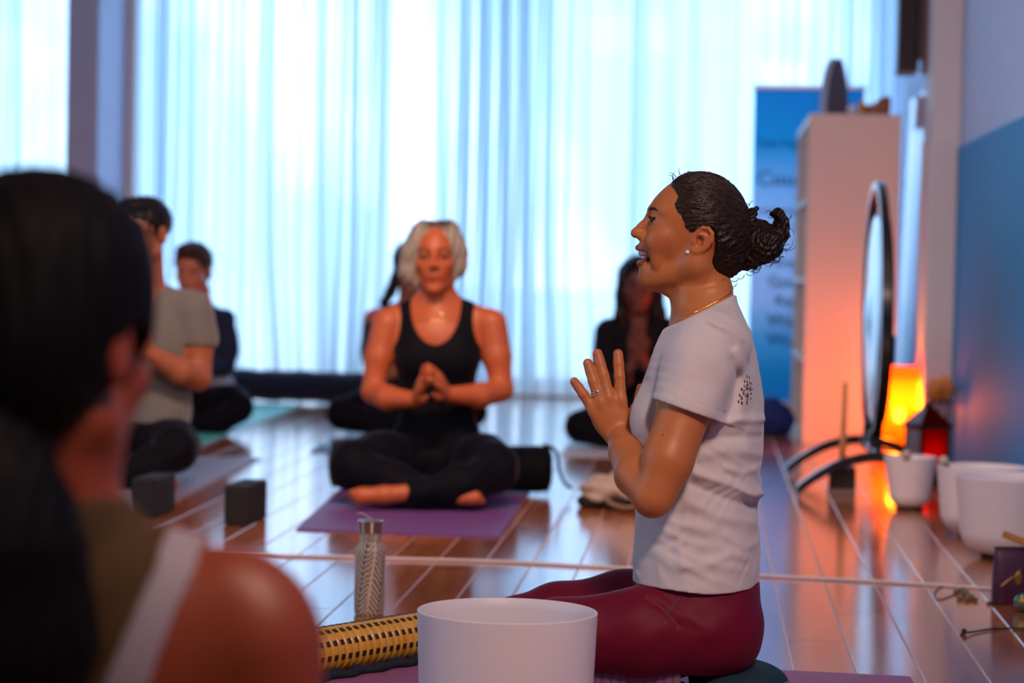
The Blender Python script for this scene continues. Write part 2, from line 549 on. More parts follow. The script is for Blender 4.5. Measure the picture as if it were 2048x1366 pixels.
def head_tint(fr, skin, lip, brow, eye=(.03, .02, .02), base=None):
    def t(P):
        q = fr.inv(P); C = np.tile(np.array(skin, np.float32), (len(P), 1)) if base is None else base(P)
        x, y, z = q[:, 0], np.abs(q[:, 1]), q[:, 2]
        def mix(mk, col):
            C[:] = C * (1 - mk[:, None]) + np.array(col) * mk[:, None]
        sm = lambda d, w: np.clip(1 - d / w, 0, 1) ** .7
        fr_ = x > .05
        mix(sm(np.hypot((y) / 2.4, z + .052 - .12 * 0 * y), .0115) * fr_ * (y < .026), lip)
        bz = .036 - 6 * (y - .03) ** 2
        mix(np.clip(1 - np.abs(z - bz) / .0055, 0, 1) ** .5 * (y > .012) * (y < .05) * fr_, brow)
        mix(np.clip(1.5 - np.hypot((y - .0315) / 1.8, z - .012) / .0070, 0, 1) * fr_, eye)
        return C
    return t
def hand_solid(f, wrist, tip_dir, back, s, spread=.10, curl=0.0, thumb=1, size=1.0, only=None):
    """palm, four fingers of unequal length and a thumb. back = direction the back of the hand faces"""
    d = np.array(tip_dir, float); d /= np.linalg.norm(d); n = np.array(back, float); n -= d * (n @ d); n /= np.linalg.norm(n)
    t = np.cross(n, d) * thumb                          # towards the thumb
    W = np.array(wrist, float); S = s * size
    P = lambda a, b, c=0.0: W + S * (a * d + b * t + c * n)
    ys = (.030, .010, -.010, -.029); mc = (.088, .092, .087, .078); ln = (.070, .078, .072, .056)
    for i in range(4):
        f.add(cone(P(.004, ys[i] * .6), P(mc[i], ys[i]), .0125 * S, .0105 * S), .010 * S)
    f.add(ell(P(.05, 0), np.array((.045, .035, .014)) * S, np.stack([d, t, n], 1)), .010 * S)
    for i in range(4):
        a = (1.5 - i) * spread; b0 = P(mc[i], ys[i]); dd = d * math.cos(a) + t * math.sin(a)
        cu = curl; p = b0; L = (ln[i] * .45, ln[i] * .30, ln[i] * .25); r = (.0095, .0085, .0078, .0068)
        for k in range(3):
            cu += curl
            e = p + S * L[k] * (dd * math.cos(cu) - n * math.sin(cu))
            f.add(cone(p, e, r[k] * S, r[k + 1] * S), .003 * S); p = e
    b = P(.018, .022, -.008); m1 = P(.052, .047, -.016); m2 = P(.085, .056, -.016)
    f.chain([b, m1, m2], [.0135 * S, .0105 * S, .0078 * S], .008 * S)
# ================================================================== the room
XR = 1.022                        # right wall
YW = 14.15                        # curtain line
YG = 14.55                        # window line
XL, YB, ZC = -6.2, -3.2, 3.25
WHITE = mat('white paint', (.78, .76, .78), .55, bump=.15, scale=60, bdist=.001)
GREYP = mat('grey pier paint', (.50, .56, .78), .6, bump=.15, scale=60, bdist=.001)
BLUEP = mat('blue lower wall paint', (.03, .34, .74), .6, inp={'Specular IOR Level': .15})
def struct(name, mb, material, parent=None):
    o = mb.build(name, material, parent)
    if parent is None: o['kind'] = 'structure'
    return o
# floor: a pale bed giving the joints a painted glint of bevel light, and the boards one by one
bed = mat('pale joint glint', (.60, .42, .38), .5)
floor = struct('floor', MB().box((XL, YB, -.14), (XR, YG + .1, -.0022)), bed)
def plank_mat():
    mm = mat('red brown hardwood', (.30, .105, .04), .2)
    nt = mm.node_tree; b = nt.nodes['Principled BSDF']; L = nt.links
    oi = nt.nodes.new('ShaderNodeObjectInfo'); tc = nt.nodes.new('ShaderNodeTexCoord')
    mp = nt.nodes.new('ShaderNodeMapping'); mp.inputs['Scale'].default_value = (26, 1.6, 1)
    ad = nt.nodes.new('ShaderNodeVectorMath'); ad.operation = 'ADD'
    sc = nt.nodes.new('ShaderNodeVectorMath'); sc.operation = 'SCALE'; sc.inputs['Scale'].default_value = 37.0
    co = nt.nodes.new('ShaderNodeCombineXYZ'); no = nt.nodes.new('ShaderNodeTexNoise')
    no.inputs['Scale'].default_value = 1.0; no.inputs['Detail'].default_value = 6; no.inputs['Roughness'].default_value = .6
    L.new(oi.outputs['Random'], co.inputs[0]); L.new(oi.outputs['Random'], co.inputs[1])
    L.new(co.outputs[0], sc.inputs[0]); L.new(tc.outputs['Object'], mp.inputs['Vector'])
    L.new(mp.outputs[0], ad.inputs[0]); L.new(sc.outputs[0], ad.inputs[1]); L.new(ad.outputs[0], no.inputs['Vector'])
    cr = nt.nodes.new('ShaderNodeValToRGB'); cr.color_ramp.elements[0].position = .28; cr.color_ramp.elements[1].position = .75
    cr.color_ramp.elements[0].color = (.33, .092, .030, 1); cr.color_ramp.elements[1].color = (.62, .215, .072, 1)
    L.new(no.outputs['Fac'], cr.inputs['Fac'])
    hs = nt.nodes.new('ShaderNodeHueSaturation'); mr = nt.nodes.new('ShaderNodeMapRange')
    mr.inputs['To Min'].default_value = .78; mr.inputs['To Max'].default_value = 1.2
    L.new(oi.outputs['Random'], mr.inputs['Value']); L.new(mr.outputs[0], hs.inputs['Value'])
    L.new(cr.outputs['Color'], hs.inputs['Color']); L.new(hs.outputs['Color'], b.inputs['Base Color'])
    mr2 = nt.nodes.new('ShaderNodeMapRange'); mr2.inputs['To Min'].default_value = .10; mr2.inputs['To Max'].default_value = .18
    L.new(no.outputs['Fac'], mr2.inputs['Value']); L.new(mr2.outputs[0], b.inputs['Roughness'])
    b.inputs['Specular IOR Level'].default_value = .62
    b.inputs['Coat Weight'].default_value = .5; b.inputs['Coat Roughness'].default_value = .12
    return mm
WOOD = plank_mat()
PW = .1243
# joints seen in the photograph run at X = slope * camera height
x_joint = .387 * CAM_H
plank_me = {}
def plank_mesh(ln):
    if ln not in plank_me:
        mb = MB().box((.0016, .0010, -.012), (PW - .0016, ln - .0012, 0), .0012)
        plank_me[ln] = raw_mesh('plank', mb.V, mb.F, WOOD)
    return plank_me[ln]
n_pl = 0
rest = MB()
k = int((XL - x_joint) / PW) - 1
while True:
    x0 = x_joint + k * PW; k += 1
    if x0 > XR: break
    r = random.Random(k * 13 + 5)
    y = YB - r.uniform(0, 1.6)
    far = YG
    while y < far:
        ln = r.choice((1.2, 1.5, 1.8, 2.1))
        if y + ln > far: ln = max(.3, round(far - y, 1))
        # only boards the photograph shows
        ymax = y + ln
        d = CF * 0; p = np.array([x0, ymax, 0]) - CP
        uu = 1024 + FPX * (p @ CR) / (p @ CF)
        p2 = np.array([x0 + PW, ymax, 0]) - CP
        uu2 = 1024 + FPX * (p2 @ CR) / (p2 @ CF)
        pv = np.array([x0, ymax, 0]) - CP
        vv = 683 - FPX * (pv @ CU) / (pv @ CF)
        if (p @ CF) > 1 and uu2 > -10 and uu < 2058 and vv < 1380:
            o = mobj('plank', plank_mesh(ln), floor, (x0, y, 0)); n_pl += 1
        else:
            rest.box((x0 + .0016, y + .001, -.012), (min(x0 + PW - .0016, XR), y + ln - .001, 0))
        y = round(y + ln, 4)
o = rest.build('plank_field', WOOD, floor); o['kind'] = 'stuff'      # boards outside the picture, joined
# walls and ceiling
struct('wall_right', MB().box((XR, YB, 0), (XR + .2, YG, ZC)), mat('lavender blue wall paint', (.55, .70, .97), .6, bump=.15, scale=60, bdist=.001))
wains = struct('trim_1', MB().box((XR - .012, YB, 0), (XR, 10.15, 1.30), .004), BLUEP)
pil = MB().box((fx(1864, 10.18, 300), 10.18, 0), (XR, 10.55, ZC), .004).box((fx(1860, 10.16, 300), 10.16, 0), (XR, 10.57, 1.335), .006)
struct('trim_2', pil, WHITE)
LW0, LW1 = .8, 5.4
struct('wall_left', MB().box((XL - .2, YB, 0), (XL, LW0, ZC)).box((XL - .2, LW1, 0), (XL, YG, ZC)).box((XL - .2, LW0, 0), (XL, LW1, 1.3)).box((XL - .2, LW0, 3.0), (XL, LW1, ZC)), WHITE)
struct('wall_front', MB().box((XL - .2, YB - .2, 0), (XR + .2, YB, ZC)), WHITE)
struct('ceiling', MB().box((XL - .2, YB - .2, ZC), (XR + .2, YG + .1, ZC + .2)), WHITE)
# pier between the two windows, with its light jamb
px0, px1 = fx(125, 13.0), fx(188, 13.0)
struct('trim_3', MB().box((px0, 13.0, 0), (px1, 13.62, ZC), .006), GREYP)
struct('trim_4', MB().box((fx(242, 13.62), 13.60, 0), (fx(263, 13.62), 13.66, ZC), .004).box((px1 + .002, 13.635, 0), (fx(242, 13.62), 13.655, ZC)), WHITE)
# glazing
GLASS = bpy.data.materials.new('window glass'); GLASS.use_nodes = True
nt = GLASS.node_tree; nt.nodes.clear()
_o = nt.nodes.new('ShaderNodeOutputMaterial'); _m = nt.nodes.new('ShaderNodeMixShader'); _t = nt.nodes.new('ShaderNodeBsdfTransparent'); _g = nt.nodes.new('ShaderNodeBsdfGlossy')
_t.inputs['Color'].default_value = (.97, .98, .99, 1); _g.inputs['Roughness'].default_value = .03; _m.inputs[0].default_value = .06
nt.links.new(_t.outputs[0], _m.inputs[1]); nt.links.new(_g.outputs[0], _m.inputs[2]); nt.links.new(_m.outputs[0], _o.inputs['Surface'])
FRAME = mat('dark window frame', (.05, .06, .07), .4, .3)
def window(name, x0, x1, mull):
    w = tag(bpy.data.objects.new(name, None), kind='structure'); COL.objects.link(w)
    b = MB().box((x0, YG, 0), (x1, YG + .08, .09), .004).box((x0, YG, ZC - .08), (x1, YG + .08, ZC), .004)
    b.build('window_frame', FRAME, w)
    xs = [x0] + mull + [x1]
    for x in xs:
        MB().box((x - .035, YG - .02, .0), (x + .035, YG + .09, ZC), .004).build('mullion', FRAME, w)
    for a, c in zip(xs[:-1], xs[1:]):
        MB().box((a + .035, YG + .03, .09), (c - .035, YG + .042, ZC - .08)).build('pane', GLASS, w)
window('window_1', px1, XR, [fx(u, YG) for u in (758, 1262)])
window('window_2', XL, px0, [-5.0])
w3 = tag(bpy.data.objects.new('window_3', None), kind='structure'); COL.objects.link(w3)
MB().box((XL - .12, LW0, 1.3), (XL - .04, LW1, 1.36), .004).box((XL - .12, LW0, 2.94), (XL - .04, LW1, 3.0), .004).build('window_frame', FRAME, w3)
for k in range(5):
    y_ = LW0 + (LW1 - LW0) * k / 4
    MB().box((XL - .12, y_ - .03, 1.36), (XL - .04, y_ + .03, 2.94), .004).build('mullion', FRAME, w3)
    if k < 4: MB().box((XL - .085, y_ + .03, 1.36), (XL - .075, y_ + (LW1 - LW0) / 4 - .03, 2.94)).build('pane', GLASS, w3)
# outside: paving and a low hedge line seen only as soft shapes through the cloth
struct('floor_outside', MB().box((-60, YG + .3, -.45), (60, 90, -.15)), mat('pale paving outside', (.86, .92, .95), .8, var=.05, scale=2))

# ------------------------------------------------------------------ sheer curtains
SHEER = sheer('sheer white curtain cloth', (.87, .955, 1.0), .25, (.92, .97, 1.0))
def curtain(x0, x1, seed, label, pool=.10, trk=0.0):
    r = np.random.default_rng(seed); n = int((x1 - x0) / .0085) + 1
    xs = np.linspace(x0, x1, n)
    ph = np.cumsum(2 * np.pi * .0085 / (.125 * (1 + .45 * np.sin(xs * 5.1 + seed) + .25 * r.normal(size=n).cumsum() / math.sqrt(n))).clip(.06, .3))
    am = .034 * (1 + .45 * np.sin(xs * 3.3 + seed * 2))
    zs = np.array([.012, .05, .12, .25, .45, .8, 1.2, 1.7, 2.2, 2.7, 3.18])
    V = []
    r2 = np.random.default_rng(seed + 50); over = .019 * (1 + .5 * np.sin(xs * 2.7 + seed))
    for z in zs:
        k = max(0, 1 - z / .9)
        sway = .05 * k * np.sin(xs * 2.3 + seed) + pool * k ** 3 * (.4 + .6 * np.sin(xs * 4 + seed))
        dx = .09 * k * np.sin(xs * 1.9 + seed * 1.7) + .012 * np.sin(ph * .5 + z)
        amp = am * (.8 + .35 * (1 - z / 3.2))
        y = YW + trk + amp * np.sin(ph) + .3 * amp * np.sin(2.3 * ph + z * .3) - sway * .5
        V += list(np.stack([xs + dx + over * np.sin(2 * ph + .4), y, np.full(n, z)], 1))
    m_ = len(zs); F = []
    for j in range(m_ - 1):
        for i in range(n - 1): F.append((j * n + i, j * n + i + 1, (j + 1) * n + i + 1, (j + 1) * n + i))
    t = thing('curtain', label, 'curtain', (0, 0, 0), group='sheer floor-length curtains')
    me = raw_mesh('curtain_cloth', V, F, SHEER, True)
    o = mobj('curtain_cloth', me, t)
    hem = MB()
    for (i0, z, hgt) in ((0, 3.15, .05),):
        pts = [V[(m_ - 1) * n + i] for i in range(0, n, 2)]
        hem.tube([(p[0], p[1], 3.165) for p in pts], .006, 5)
    hem.build('curtain_header', mat('curtain tape', (.8, .85, .9), .8), t)
    return t
curtain(fx(262, YW), fx(528, YW), 3, 'sheer white curtain behind the two men on the left, next to the grey pier', .12)
curtain(fx(514, YW), fx(768, YW), 8, 'sheer white curtain between the dark bolster and the blonde woman', .16, -.17)
curtain(fx(752, YW), fx(1270, YW), 5, 'sheer white curtain directly behind the blonde woman, widest of them', .05)
curtain(fx(1256, YW), fx(1800, YW), 12, 'sheer white curtain behind the blue banner and the bookcase', .05, -.17)
curtain(XL + .1, px0 - .03, 21, 'sheer white curtain left of the grey pier, above the dark-haired head', .05)
rail = MB().box((XL, YW - .02, 3.185), (XR, YW + .02, 3.215)).build('curtain_rail', FRAME)
tag(rail, 'slim ceiling rail that carries all the sheer curtains', 'rail')
# ================================================================== things on the floor
def mat_slab(name, label, corners, material, th=.005, wav=0.0, group=None):
    """a yoga mat lying on the floor, given by its four corners (counter-clockwise)"""
    c = [np.array(p, float) for p in corners]; nx, ny = 24, 12; V, F = [], []
    root = c[0].copy()
    for lay, z in ((0, .0005), (1, th)):
        for j in range(ny + 1):
            for i in range(nx + 1):
                s_, t_ = i / nx, j / ny
                p = (1 - t_) * ((1 - s_) * c[0] + s_ * c[1]) + t_ * ((1 - s_) * c[3] + s_ * c[2])
                V.append((p[0] - root[0], p[1] - root[1], z + (wav * abs(math.sin(7 * s_ + 3 * t_)) if wav else 0)))
    K = (nx + 1) * (ny + 1); g = lambda l, i, j: l * K + j * (nx + 1) + i
    for j in range(ny):
        for i in range(nx):
            F.append((g(1, i, j), g(1, i + 1, j), g(1, i + 1, j + 1), g(1, i, j + 1)))
            F.append((g(0, i, j), g(0, i, j + 1), g(0, i + 1, j + 1), g(0, i + 1, j)))
    for i in range(nx):
        F.append((g(0, i, 0), g(0, i + 1, 0), g(1, i + 1, 0), g(1, i, 0)))
        F.append((g(0, i + 1, ny), g(0, i, ny), g(1, i, ny), g(1, i + 1, ny)))
    for j in range(ny):
        F.append((g(0, 0, j + 1), g(0, 0, j), g(1, 0, j), g(1, 0, j + 1)))
        F.append((g(0, nx, j), g(0, nx, j + 1), g(1, nx, j + 1), g(1, nx, j)))
    me = raw_mesh(name, V, F, material)
    o = mobj(name, me, None, (root[0], root[1], 0))
    return tag(o, label, 'mat', group)
PURPLE = mat('purple mat rubber', (.16, .06, .24), .55, bump=.4, scale=220, bdist=.0008, var=.08)
PURP2 = mat('plum mat rubber', (.36, .12, .27), .6, bump=.5, scale=90, bdist=.001, var=.1)
GREYM = mat('grey lilac mat rubber', (.22, .19, .27), .5, bump=.4, scale=220, bdist=.0008)
GREENM = mat('sea green mat rubber', (.12, .66, .56), .4, bump=.4, scale=220, bdist=.0008)
def quad(u1, v1, u2, v2, u3, v3, u4, v4): return [on_z(u, v) for u, v in ((u1, v1), (u2, v2), (u3, v3), (u4, v4))]
mat_slab('yoga_mat', 'purple yoga mat under the blonde woman', quad(592, 1061, 1000, 1077, 1060, 985, 690, 970), PURPLE)
mat_slab('yoga_mat', 'grey lilac yoga mat beneath the man in the grey shirt', quad(130, 1085, 350, 1003, 522, 918, 300, 912), GREYM)
mat_slab('yoga_mat', 'sea green yoga mat under the person in the navy jacket', quad(300, 905, 395, 893, 606, 811, 440, 806), GREENM)
mat_slab('yoga_mat', 'pale grey yoga mat under the woman in the black blazer', quad(1118, 912, 1420, 921, 1400, 878, 1150, 872), mat('pale mat rubber', (.55, .58, .66), .5, bump=.3, scale=200, bdist=.0008))
mat_slab('yoga_mat', 'dark blue mat corner showing left of the blonde woman', quad(620, 905, 760, 908, 790, 893, 640, 890), mat('dark blue mat rubber', (.015, .05, .13), .5))
mat_slab('yoga_mat', 'plum yoga mat under the teacher and the white bowl', [(-1.35, 3.55), (.42, 3.66), (.40, 4.66), (-1.10, 4.80)], PURP2)

# ------------------------------------------------------------------ yoga blocks
FOAM = mat('charcoal foam', (.007, .008, .011), .75, bump=.5, scale=400, bdist=.0006)
def yoga_block(u, v, rz, label):
    p = on_z(u, v)
    mb = MB().box((-.0375, 0, 0), (.0375, .225, .118), .006)
    o = mb.build('yoga_block', FOAM, None, False, tuple(p)); o.rotation_euler = (0, 0, rz)
    smooth_by_angle(o, 50)
    return tag(o, label, 'block', 'charcoal foam yoga blocks')
yoga_block(472, 1052, math.radians(-3), 'charcoal foam yoga block standing alone on the bare boards')
yoga_block(285, 1036, math.radians(-3), 'charcoal foam yoga block standing on the grey lilac mat')

# ------------------------------------------------------------------ water bottle
def bottle():
    p = on_z(738, 1229)
    t = thing('water_bottle', 'steel water bottle with a grey-green leaf print standing behind the woven roll', 'bottle', p)
    mm = mat('leaf printed bottle', (.72, .62, .52), .38, .05)
    nt = mm.node_tree; L = nt.links; b = nt.nodes['Principled BSDF']
    tc = nt.nodes.new('ShaderNodeTexCoord'); sp = nt.nodes.new('ShaderNodeSeparateXYZ'); L.new(tc.outputs['Object'], sp.inputs[0])
    def M(op, a, c=None, cl=False):
        n = nt.nodes.new('ShaderNodeMath'); n.operation = op; n.use_clamp = cl
        for i, x in enumerate((a, c)):
            if x is None: continue
            if isinstance(x, (int, float)): n.inputs[i].default_value = x
            else: L.new(x, n.inputs[i])
        return n.outputs[0]
    ang = M('ARCTAN2', sp.outputs['X'], sp.outputs['Y'])
    # fronds: veins leave a midrib at an angle, midribs lean and repeat round the bottle
    u = M('ADD', M('MULTIPLY', ang, 1.0), M('MULTIPLY', sp.outputs['Z'], 4.0))
    cell = M('SUBTRACT', M('FRACT', M('MULTIPLY', u, .62)), .5)
    wob = nt.nodes.new('ShaderNodeTexNoise'); wob.inputs['Scale'].default_value = 30
    L.new(tc.outputs['Object'], wob.inputs['Vector'])
    vein = M('SINE', M('ADD', M('ADD', M('MULTIPLY', M('ABSOLUTE', cell), 34.0), M('MULTIPLY', sp.outputs['Z'], -520.0)), M('MULTIPLY', wob.outputs['Fac'], 9.0)))
    rib = M('LESS_THAN', M('ABSOLUTE', cell), .025)
    edge = M('LESS_THAN', M('ABSOLUTE', cell), .44)
    lf = M('MAXIMUM', rib, M('MULTIPLY', M('GREATER_THAN', vein, -.05), edge))
    mx = nt.nodes.new('ShaderNodeMix'); mx.data_type = 'RGBA'
    mx.inputs[6].default_value = (.80, .64, .52, 1); mx.inputs[7].default_value = (.17, .15, .10, 1)
    L.new(lf, mx.inputs[0]); L.new(mx.outputs[2], b.inputs['Base Color'])
    prof = [(.0, 0), (.029, 0), (.032, .003), (.0335, .008), (.0335, .132), (.033, .139), (.030, .146), (.026, .150), (.0245, .153), (.0245, .163)]
    prof = [(r_, z_ * 1.04) for r_, z_ in prof] + [(.0245, .183)]
    o = MB().lathe(prof, 48).build('bottle_body', mm, t); smooth_by_angle(o, 40)
    st = mat('brushed steel', (.55, .5, .46), .28, 1.0)
    o = MB().lathe([(.0250, .181), (.0260, .183), (.0264, .201), (.0285, .205), (.0285, .208), (.024, .208), (.020, .203), (0, .203)], 48).build('bottle_cap', st, t); smooth_by_angle(o, 40)
    pts = [(.004, 0, .203), (.002, 0, .210), (-.006, .0, .216), (-.016, .001, .2215), (-.026, .001, .2245), (-.031, .0, .222)]
    MB().tube(pts, .0014, 8).build('carry_loop', mat('pale cord', (.7, .6, .55), .7), t, True)
bottle()

# ------------------------------------------------------------------ crystal singing bowls
FROST = mat('frosted quartz', (.80, .74, .76), .42, inp={'Subsurface Weight': .35, 'Subsurface Radius': (.05, .04, .035), 'Subsurface Scale': .25, 'Specular IOR Level': .4})
def bowl_prof(R, H, tp, rb):
    t = .0045
    out = [(0, 0), (rb * .55, 0)]
    for i in range(9):
        a = i / 8 * math.pi / 2
        out.append((rb * .55 + (R * tp - rb * .55) * math.sin(a), (H * .30) * (1 - math.cos(a))))
    for i in range(1, 9):
        f = i / 8; out.append((R * (tp + (1 - tp) * f), H * (.30 + .70 * f)))
    inn = [(R - t * .5, H + t * .35), (R - t, H)] + [(r - t if r > t else 0, z + (t if z < H * .2 else 0)) for r, z in out[::-1][1:]]
    inn[-1] = (0, t)
    return out + inn
def bowl(p, R, H, label, tp=.93, rb=.8, ring=True):
    t = thing('singing_bowl', label, 'bowl', p, group='frosted crystal singing bowls')
    z0 = .012 if ring else 0
    o = MB().lathe(bowl_prof(R, H - z0, tp, R * rb), 96, (0, 0, z0), cap=False).build('bowl_shell', FROST, t); smooth_by_angle(o, 55)
    if ring:
        a = np.linspace(0, 2 * math.pi, 48, endpoint=False); rr = R * rb * .55
        MB().tube(np.stack([rr * np.cos(a), rr * np.sin(a), np.full(48, .0075)], 1), .0075, 8, closed=True).build('support_ring', mat('black rubber', (.012, .012, .012), .6), t, True)
    return t
RUB = mat('black rubber', (.012, .012, .012), .6)
Dm = 3.95
pc = at(1015, 1222, Dm); bowl((pc[0], pc[1], .006), 180.5 / FPX * Dm, pc[2] - .006, "large white frosted singing bowl in front of the teacher's knees", .965, .93)
p = on_z(1818, 1018); bowl(p, .0865, .172, 'smallest white singing bowl, in front of the red lantern', .80, .82)
p = on_z(1962, 1072); bowl(p, .135, .206, 'middle white singing bowl half hidden behind the biggest one at the wall', .90, .85)
p = on_z(2024, 1120); bowl(p + np.array([0, .06, 0]), .152, .222, 'widest white singing bowl at the right edge beside the blue wall', .90, .86)
# small brass handles: bowl mallets with a pale leather ball
def mallet(p0, p1, label, mt, r=.0115, ball=.02):
    t = thing('mallet', label, 'mallet', p0)
    a = np.array(p0, float); d = np.array(p1, float) - a
    MB().tube([d * 0, d * .35, d * .7, d], [r * .8, r, r, r * .85], 12).build('mallet_handle', mt, t, True)
    MB().ball(d, ball, 16, 10).build('mallet_head', mat('pale suede', (.5, .43, .36), .85, bump=.3, scale=80), t, True)
    return t

# ------------------------------------------------------------------ woven roll
def woven_roll():
    r = .0435
    a, b = on_z(640, 1302, .049), on_z(830, 1270, .049); e_ = b - a
    a, b = a - e_ * .75, b + e_ * .45
    a[2] = b[2] = 0; L = np.linalg.norm(b - a); ax = (b - a) / L
    t = thing('woven_roll', 'golden bamboo roll with black woven squares lying on the plum mat', 'roll', (*a[:2], .0055))
    t.rotation_euler = (0, 0, math.atan2(ax[1], ax[0]))
    gold = mat('golden bamboo', (.92, .43, .05), .36, var=.25, scale=9, stretch=(14, 1, 1), inp={'Coat Weight': .25})
    prof = []
    n = int(L / .0195)
    for i in range(n):
        z = i * L / n
        for k, q in enumerate((0, .12, .5, .88)):
            prof.append((r - (.0028 if k == 0 else 0.0 if k == 2 else .0008), z + q * L / n))
    prof.append((r - .003, L))
    o = MB().lathe(prof, 64, (0, 0, r), axis=(1, 0, 0)).build('roll_tube', gold, t); smooth_by_angle(o, 60)
    tile = MB().box((-.0050, -.0052, -.0012), (.0050, .0052, .0014), .0008)
    tm = raw_mesh('square_patch', tile.V, tile.F, mat('dark stained bamboo', (.025, .016, .010), .5))
    rows = 10
    for i in range(n):
        for k in range(rows):
            ang = 2 * math.pi * (k + .5 * (i % 2) * 0 + .28) / rows
            ny, nz = math.cos(ang), math.sin(ang)
            if nz < -.55 or ny > .80: continue          # the side that touches the mat or faces away
            x = (i + .5) * L / n
            if x < L * .17: continue
            o = mobj('square_patch', tm, t, (x, ny * r, r + nz * r))
            o.rotation_euler = (math.atan2(nz, ny) - math.pi / 2, 0, 0)
    for x in (0.0, L):
        MB().lathe([(r * .6, -.004), (r * 1.02, -.004), (r * 1.02, .004), (r * .6, .004)], 48, (x, 0, r), axis=(1, 0, 0)).build('end_ring', mat('dark stained bamboo', (.025, .016, .010), .5), t)
    return t, a, b, ax
roll_t, ra, rb_, rax = woven_roll()
# dark cloth under the roll's near side
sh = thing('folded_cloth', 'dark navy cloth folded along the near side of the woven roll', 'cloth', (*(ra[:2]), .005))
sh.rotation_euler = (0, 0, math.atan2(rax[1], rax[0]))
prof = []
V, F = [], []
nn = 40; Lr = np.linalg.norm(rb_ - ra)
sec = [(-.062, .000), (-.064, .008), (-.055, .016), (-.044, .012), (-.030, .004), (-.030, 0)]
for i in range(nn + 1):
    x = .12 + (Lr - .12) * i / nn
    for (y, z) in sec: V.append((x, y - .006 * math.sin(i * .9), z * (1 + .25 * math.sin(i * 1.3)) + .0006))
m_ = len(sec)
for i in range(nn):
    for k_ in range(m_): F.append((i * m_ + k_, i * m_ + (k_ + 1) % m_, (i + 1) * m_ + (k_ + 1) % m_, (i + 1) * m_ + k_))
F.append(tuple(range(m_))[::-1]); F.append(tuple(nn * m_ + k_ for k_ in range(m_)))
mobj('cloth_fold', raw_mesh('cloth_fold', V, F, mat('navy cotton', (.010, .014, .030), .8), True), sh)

# ------------------------------------------------------------------ cord along the floor
pts = [on_z(u, v, .004) for u, v in ((300, 1108), (520, 1110), (700, 1114), (780, 1117), (1000, 1123), (1230, 1135), (1519, 1151), (1700, 1160), (1860, 1169), (1990, 1178), (2140, 1190))]
def spline(P, n=8):
    P = [np.array(p, float) for p in P]; out = []
    for i in range(len(P) - 1):
        p0, p1, p2, p3 = P[max(i - 1, 0)], P[i], P[i + 1], P[min(i + 2, len(P) - 1)]
        for k in range(n):
            t = k / n
            out.append(.5 * (2 * p1 + (p2 - p0) * t + (2 * p0 - 5 * p1 + 4 * p2 - p3) * t * t + (3 * p1 - p0 - 3 * p2 + p3) * t ** 3))
    out.append(P[-1]); return out
o = MB().tube(spline(pts), .0038, 8).build('floor_cord', mat('pale white cord cotton', (.80, .72, .72), .7, bump=.4, scale=300), None, True)
tag(o, 'pale cord running across the boards behind the teacher', 'cord')

# ------------------------------------------------------------------ bags and bolsters
BLACKF = mat('black cotton', (.003, .0035, .006), .8, bump=.5, scale=180, bdist=.0008, inp={'Specular IOR Level': .1, 'Sheen Weight': .1, 'Sheen Roughness': .4, 'Sheen Tint': (.5, .6, .9, 1)})
NAVYF = mat('navy bolster cotton', (.009, .014, .035), .8, bump=.5, scale=120, bdist=.001, inp={'Specular IOR Level': .2, 'Sheen Weight': .5, 'Sheen Roughness': .45, 'Sheen Tint': (.75, .75, 1, 1)})
def bolster(name, a, b, r, label, cat, material, squash=.85, lump=.05, piping=True, strap=None):
    a = np.array(a, float); b = np.array(b, float); L = np.linalg.norm(b - a); ax = (b - a) / L
    t = thing(name, label, cat, (*a[:2], .0062)); t.rotation_euler = (0, 0, math.atan2(ax[1], ax[0]))
    prof = [(0, 0), (r * .5, -.004), (r * .86, .004), (r * .97, .02), (r, .05)]
    n = 14
    for i in range(1, n): prof.append((r * (1 + lump * .4 * math.sin(i * 1.9)), .05 + (L - .1) * i / n))
    prof += [(r, L - .05), (r * .97, L - .02), (r * .86, L - .004), (r * .5, L + .004), (0, L)]
    mb = MB().lathe(prof, 40, (0, 0, 0), axis=(1, 0, 0), cap=False)
    mb.V = [(x, y * (1 + .06), (z * squash) + r * squash + lump * .25 * r * math.sin(x * 19 + y * 30)) for x, y, z in mb.V]
    zm = min(v[2] for v in mb.V); mb.V = [(x, y, max(z - zm, 0)) for x, y, z in mb.V]
    mb.build(name + '_cover', material, t, True)
    if piping:
        for x in (.012, L - .012):
            aa = np.linspace(0, 2 * math.pi, 40, endpoint=False)
            MB().tube([(x, 1.06 * r * .95 * math.cos(q), r * squash + r * .95 * squash * math.sin(q) - zm) for q in aa], .004, 6, closed=True).build('piping', material, t, True)
    if strap is not None:
        MB().tube(spline([np.array(p) for p in strap(L, r)]), .006, 8).build('strap', mat('black webbing', (.006, .007, .010), .7), t, True)
    return t
def floor_pt(u, v, dz=0): p = on_z(u, v); p[2] = dz; return p
# the blonde woman's black bolster
a, b = floor_pt(652, 986), floor_pt(1098, 996)
a[1] += .09; b[1] += .09
bolster('bolster', a, b, .083, 'black cylindrical bolster under the blonde woman, its strap end showing on the right', 'bolster', BLACKF,
        .95, .06, True, lambda L, r: [(L - .03, -.03, .165), (L + .012, -.05, .15), (L + .028, -.06, .08), (L + .045, -.08, .045), (L + .07, -.09, .028)])
# bolsters by the curtain
bolster('bolster', floor_pt(455, 803), floor_pt(738, 812), .088, 'long dark navy bolster lying at the foot of the curtain', 'bolster', NAVYF, .95, .10)
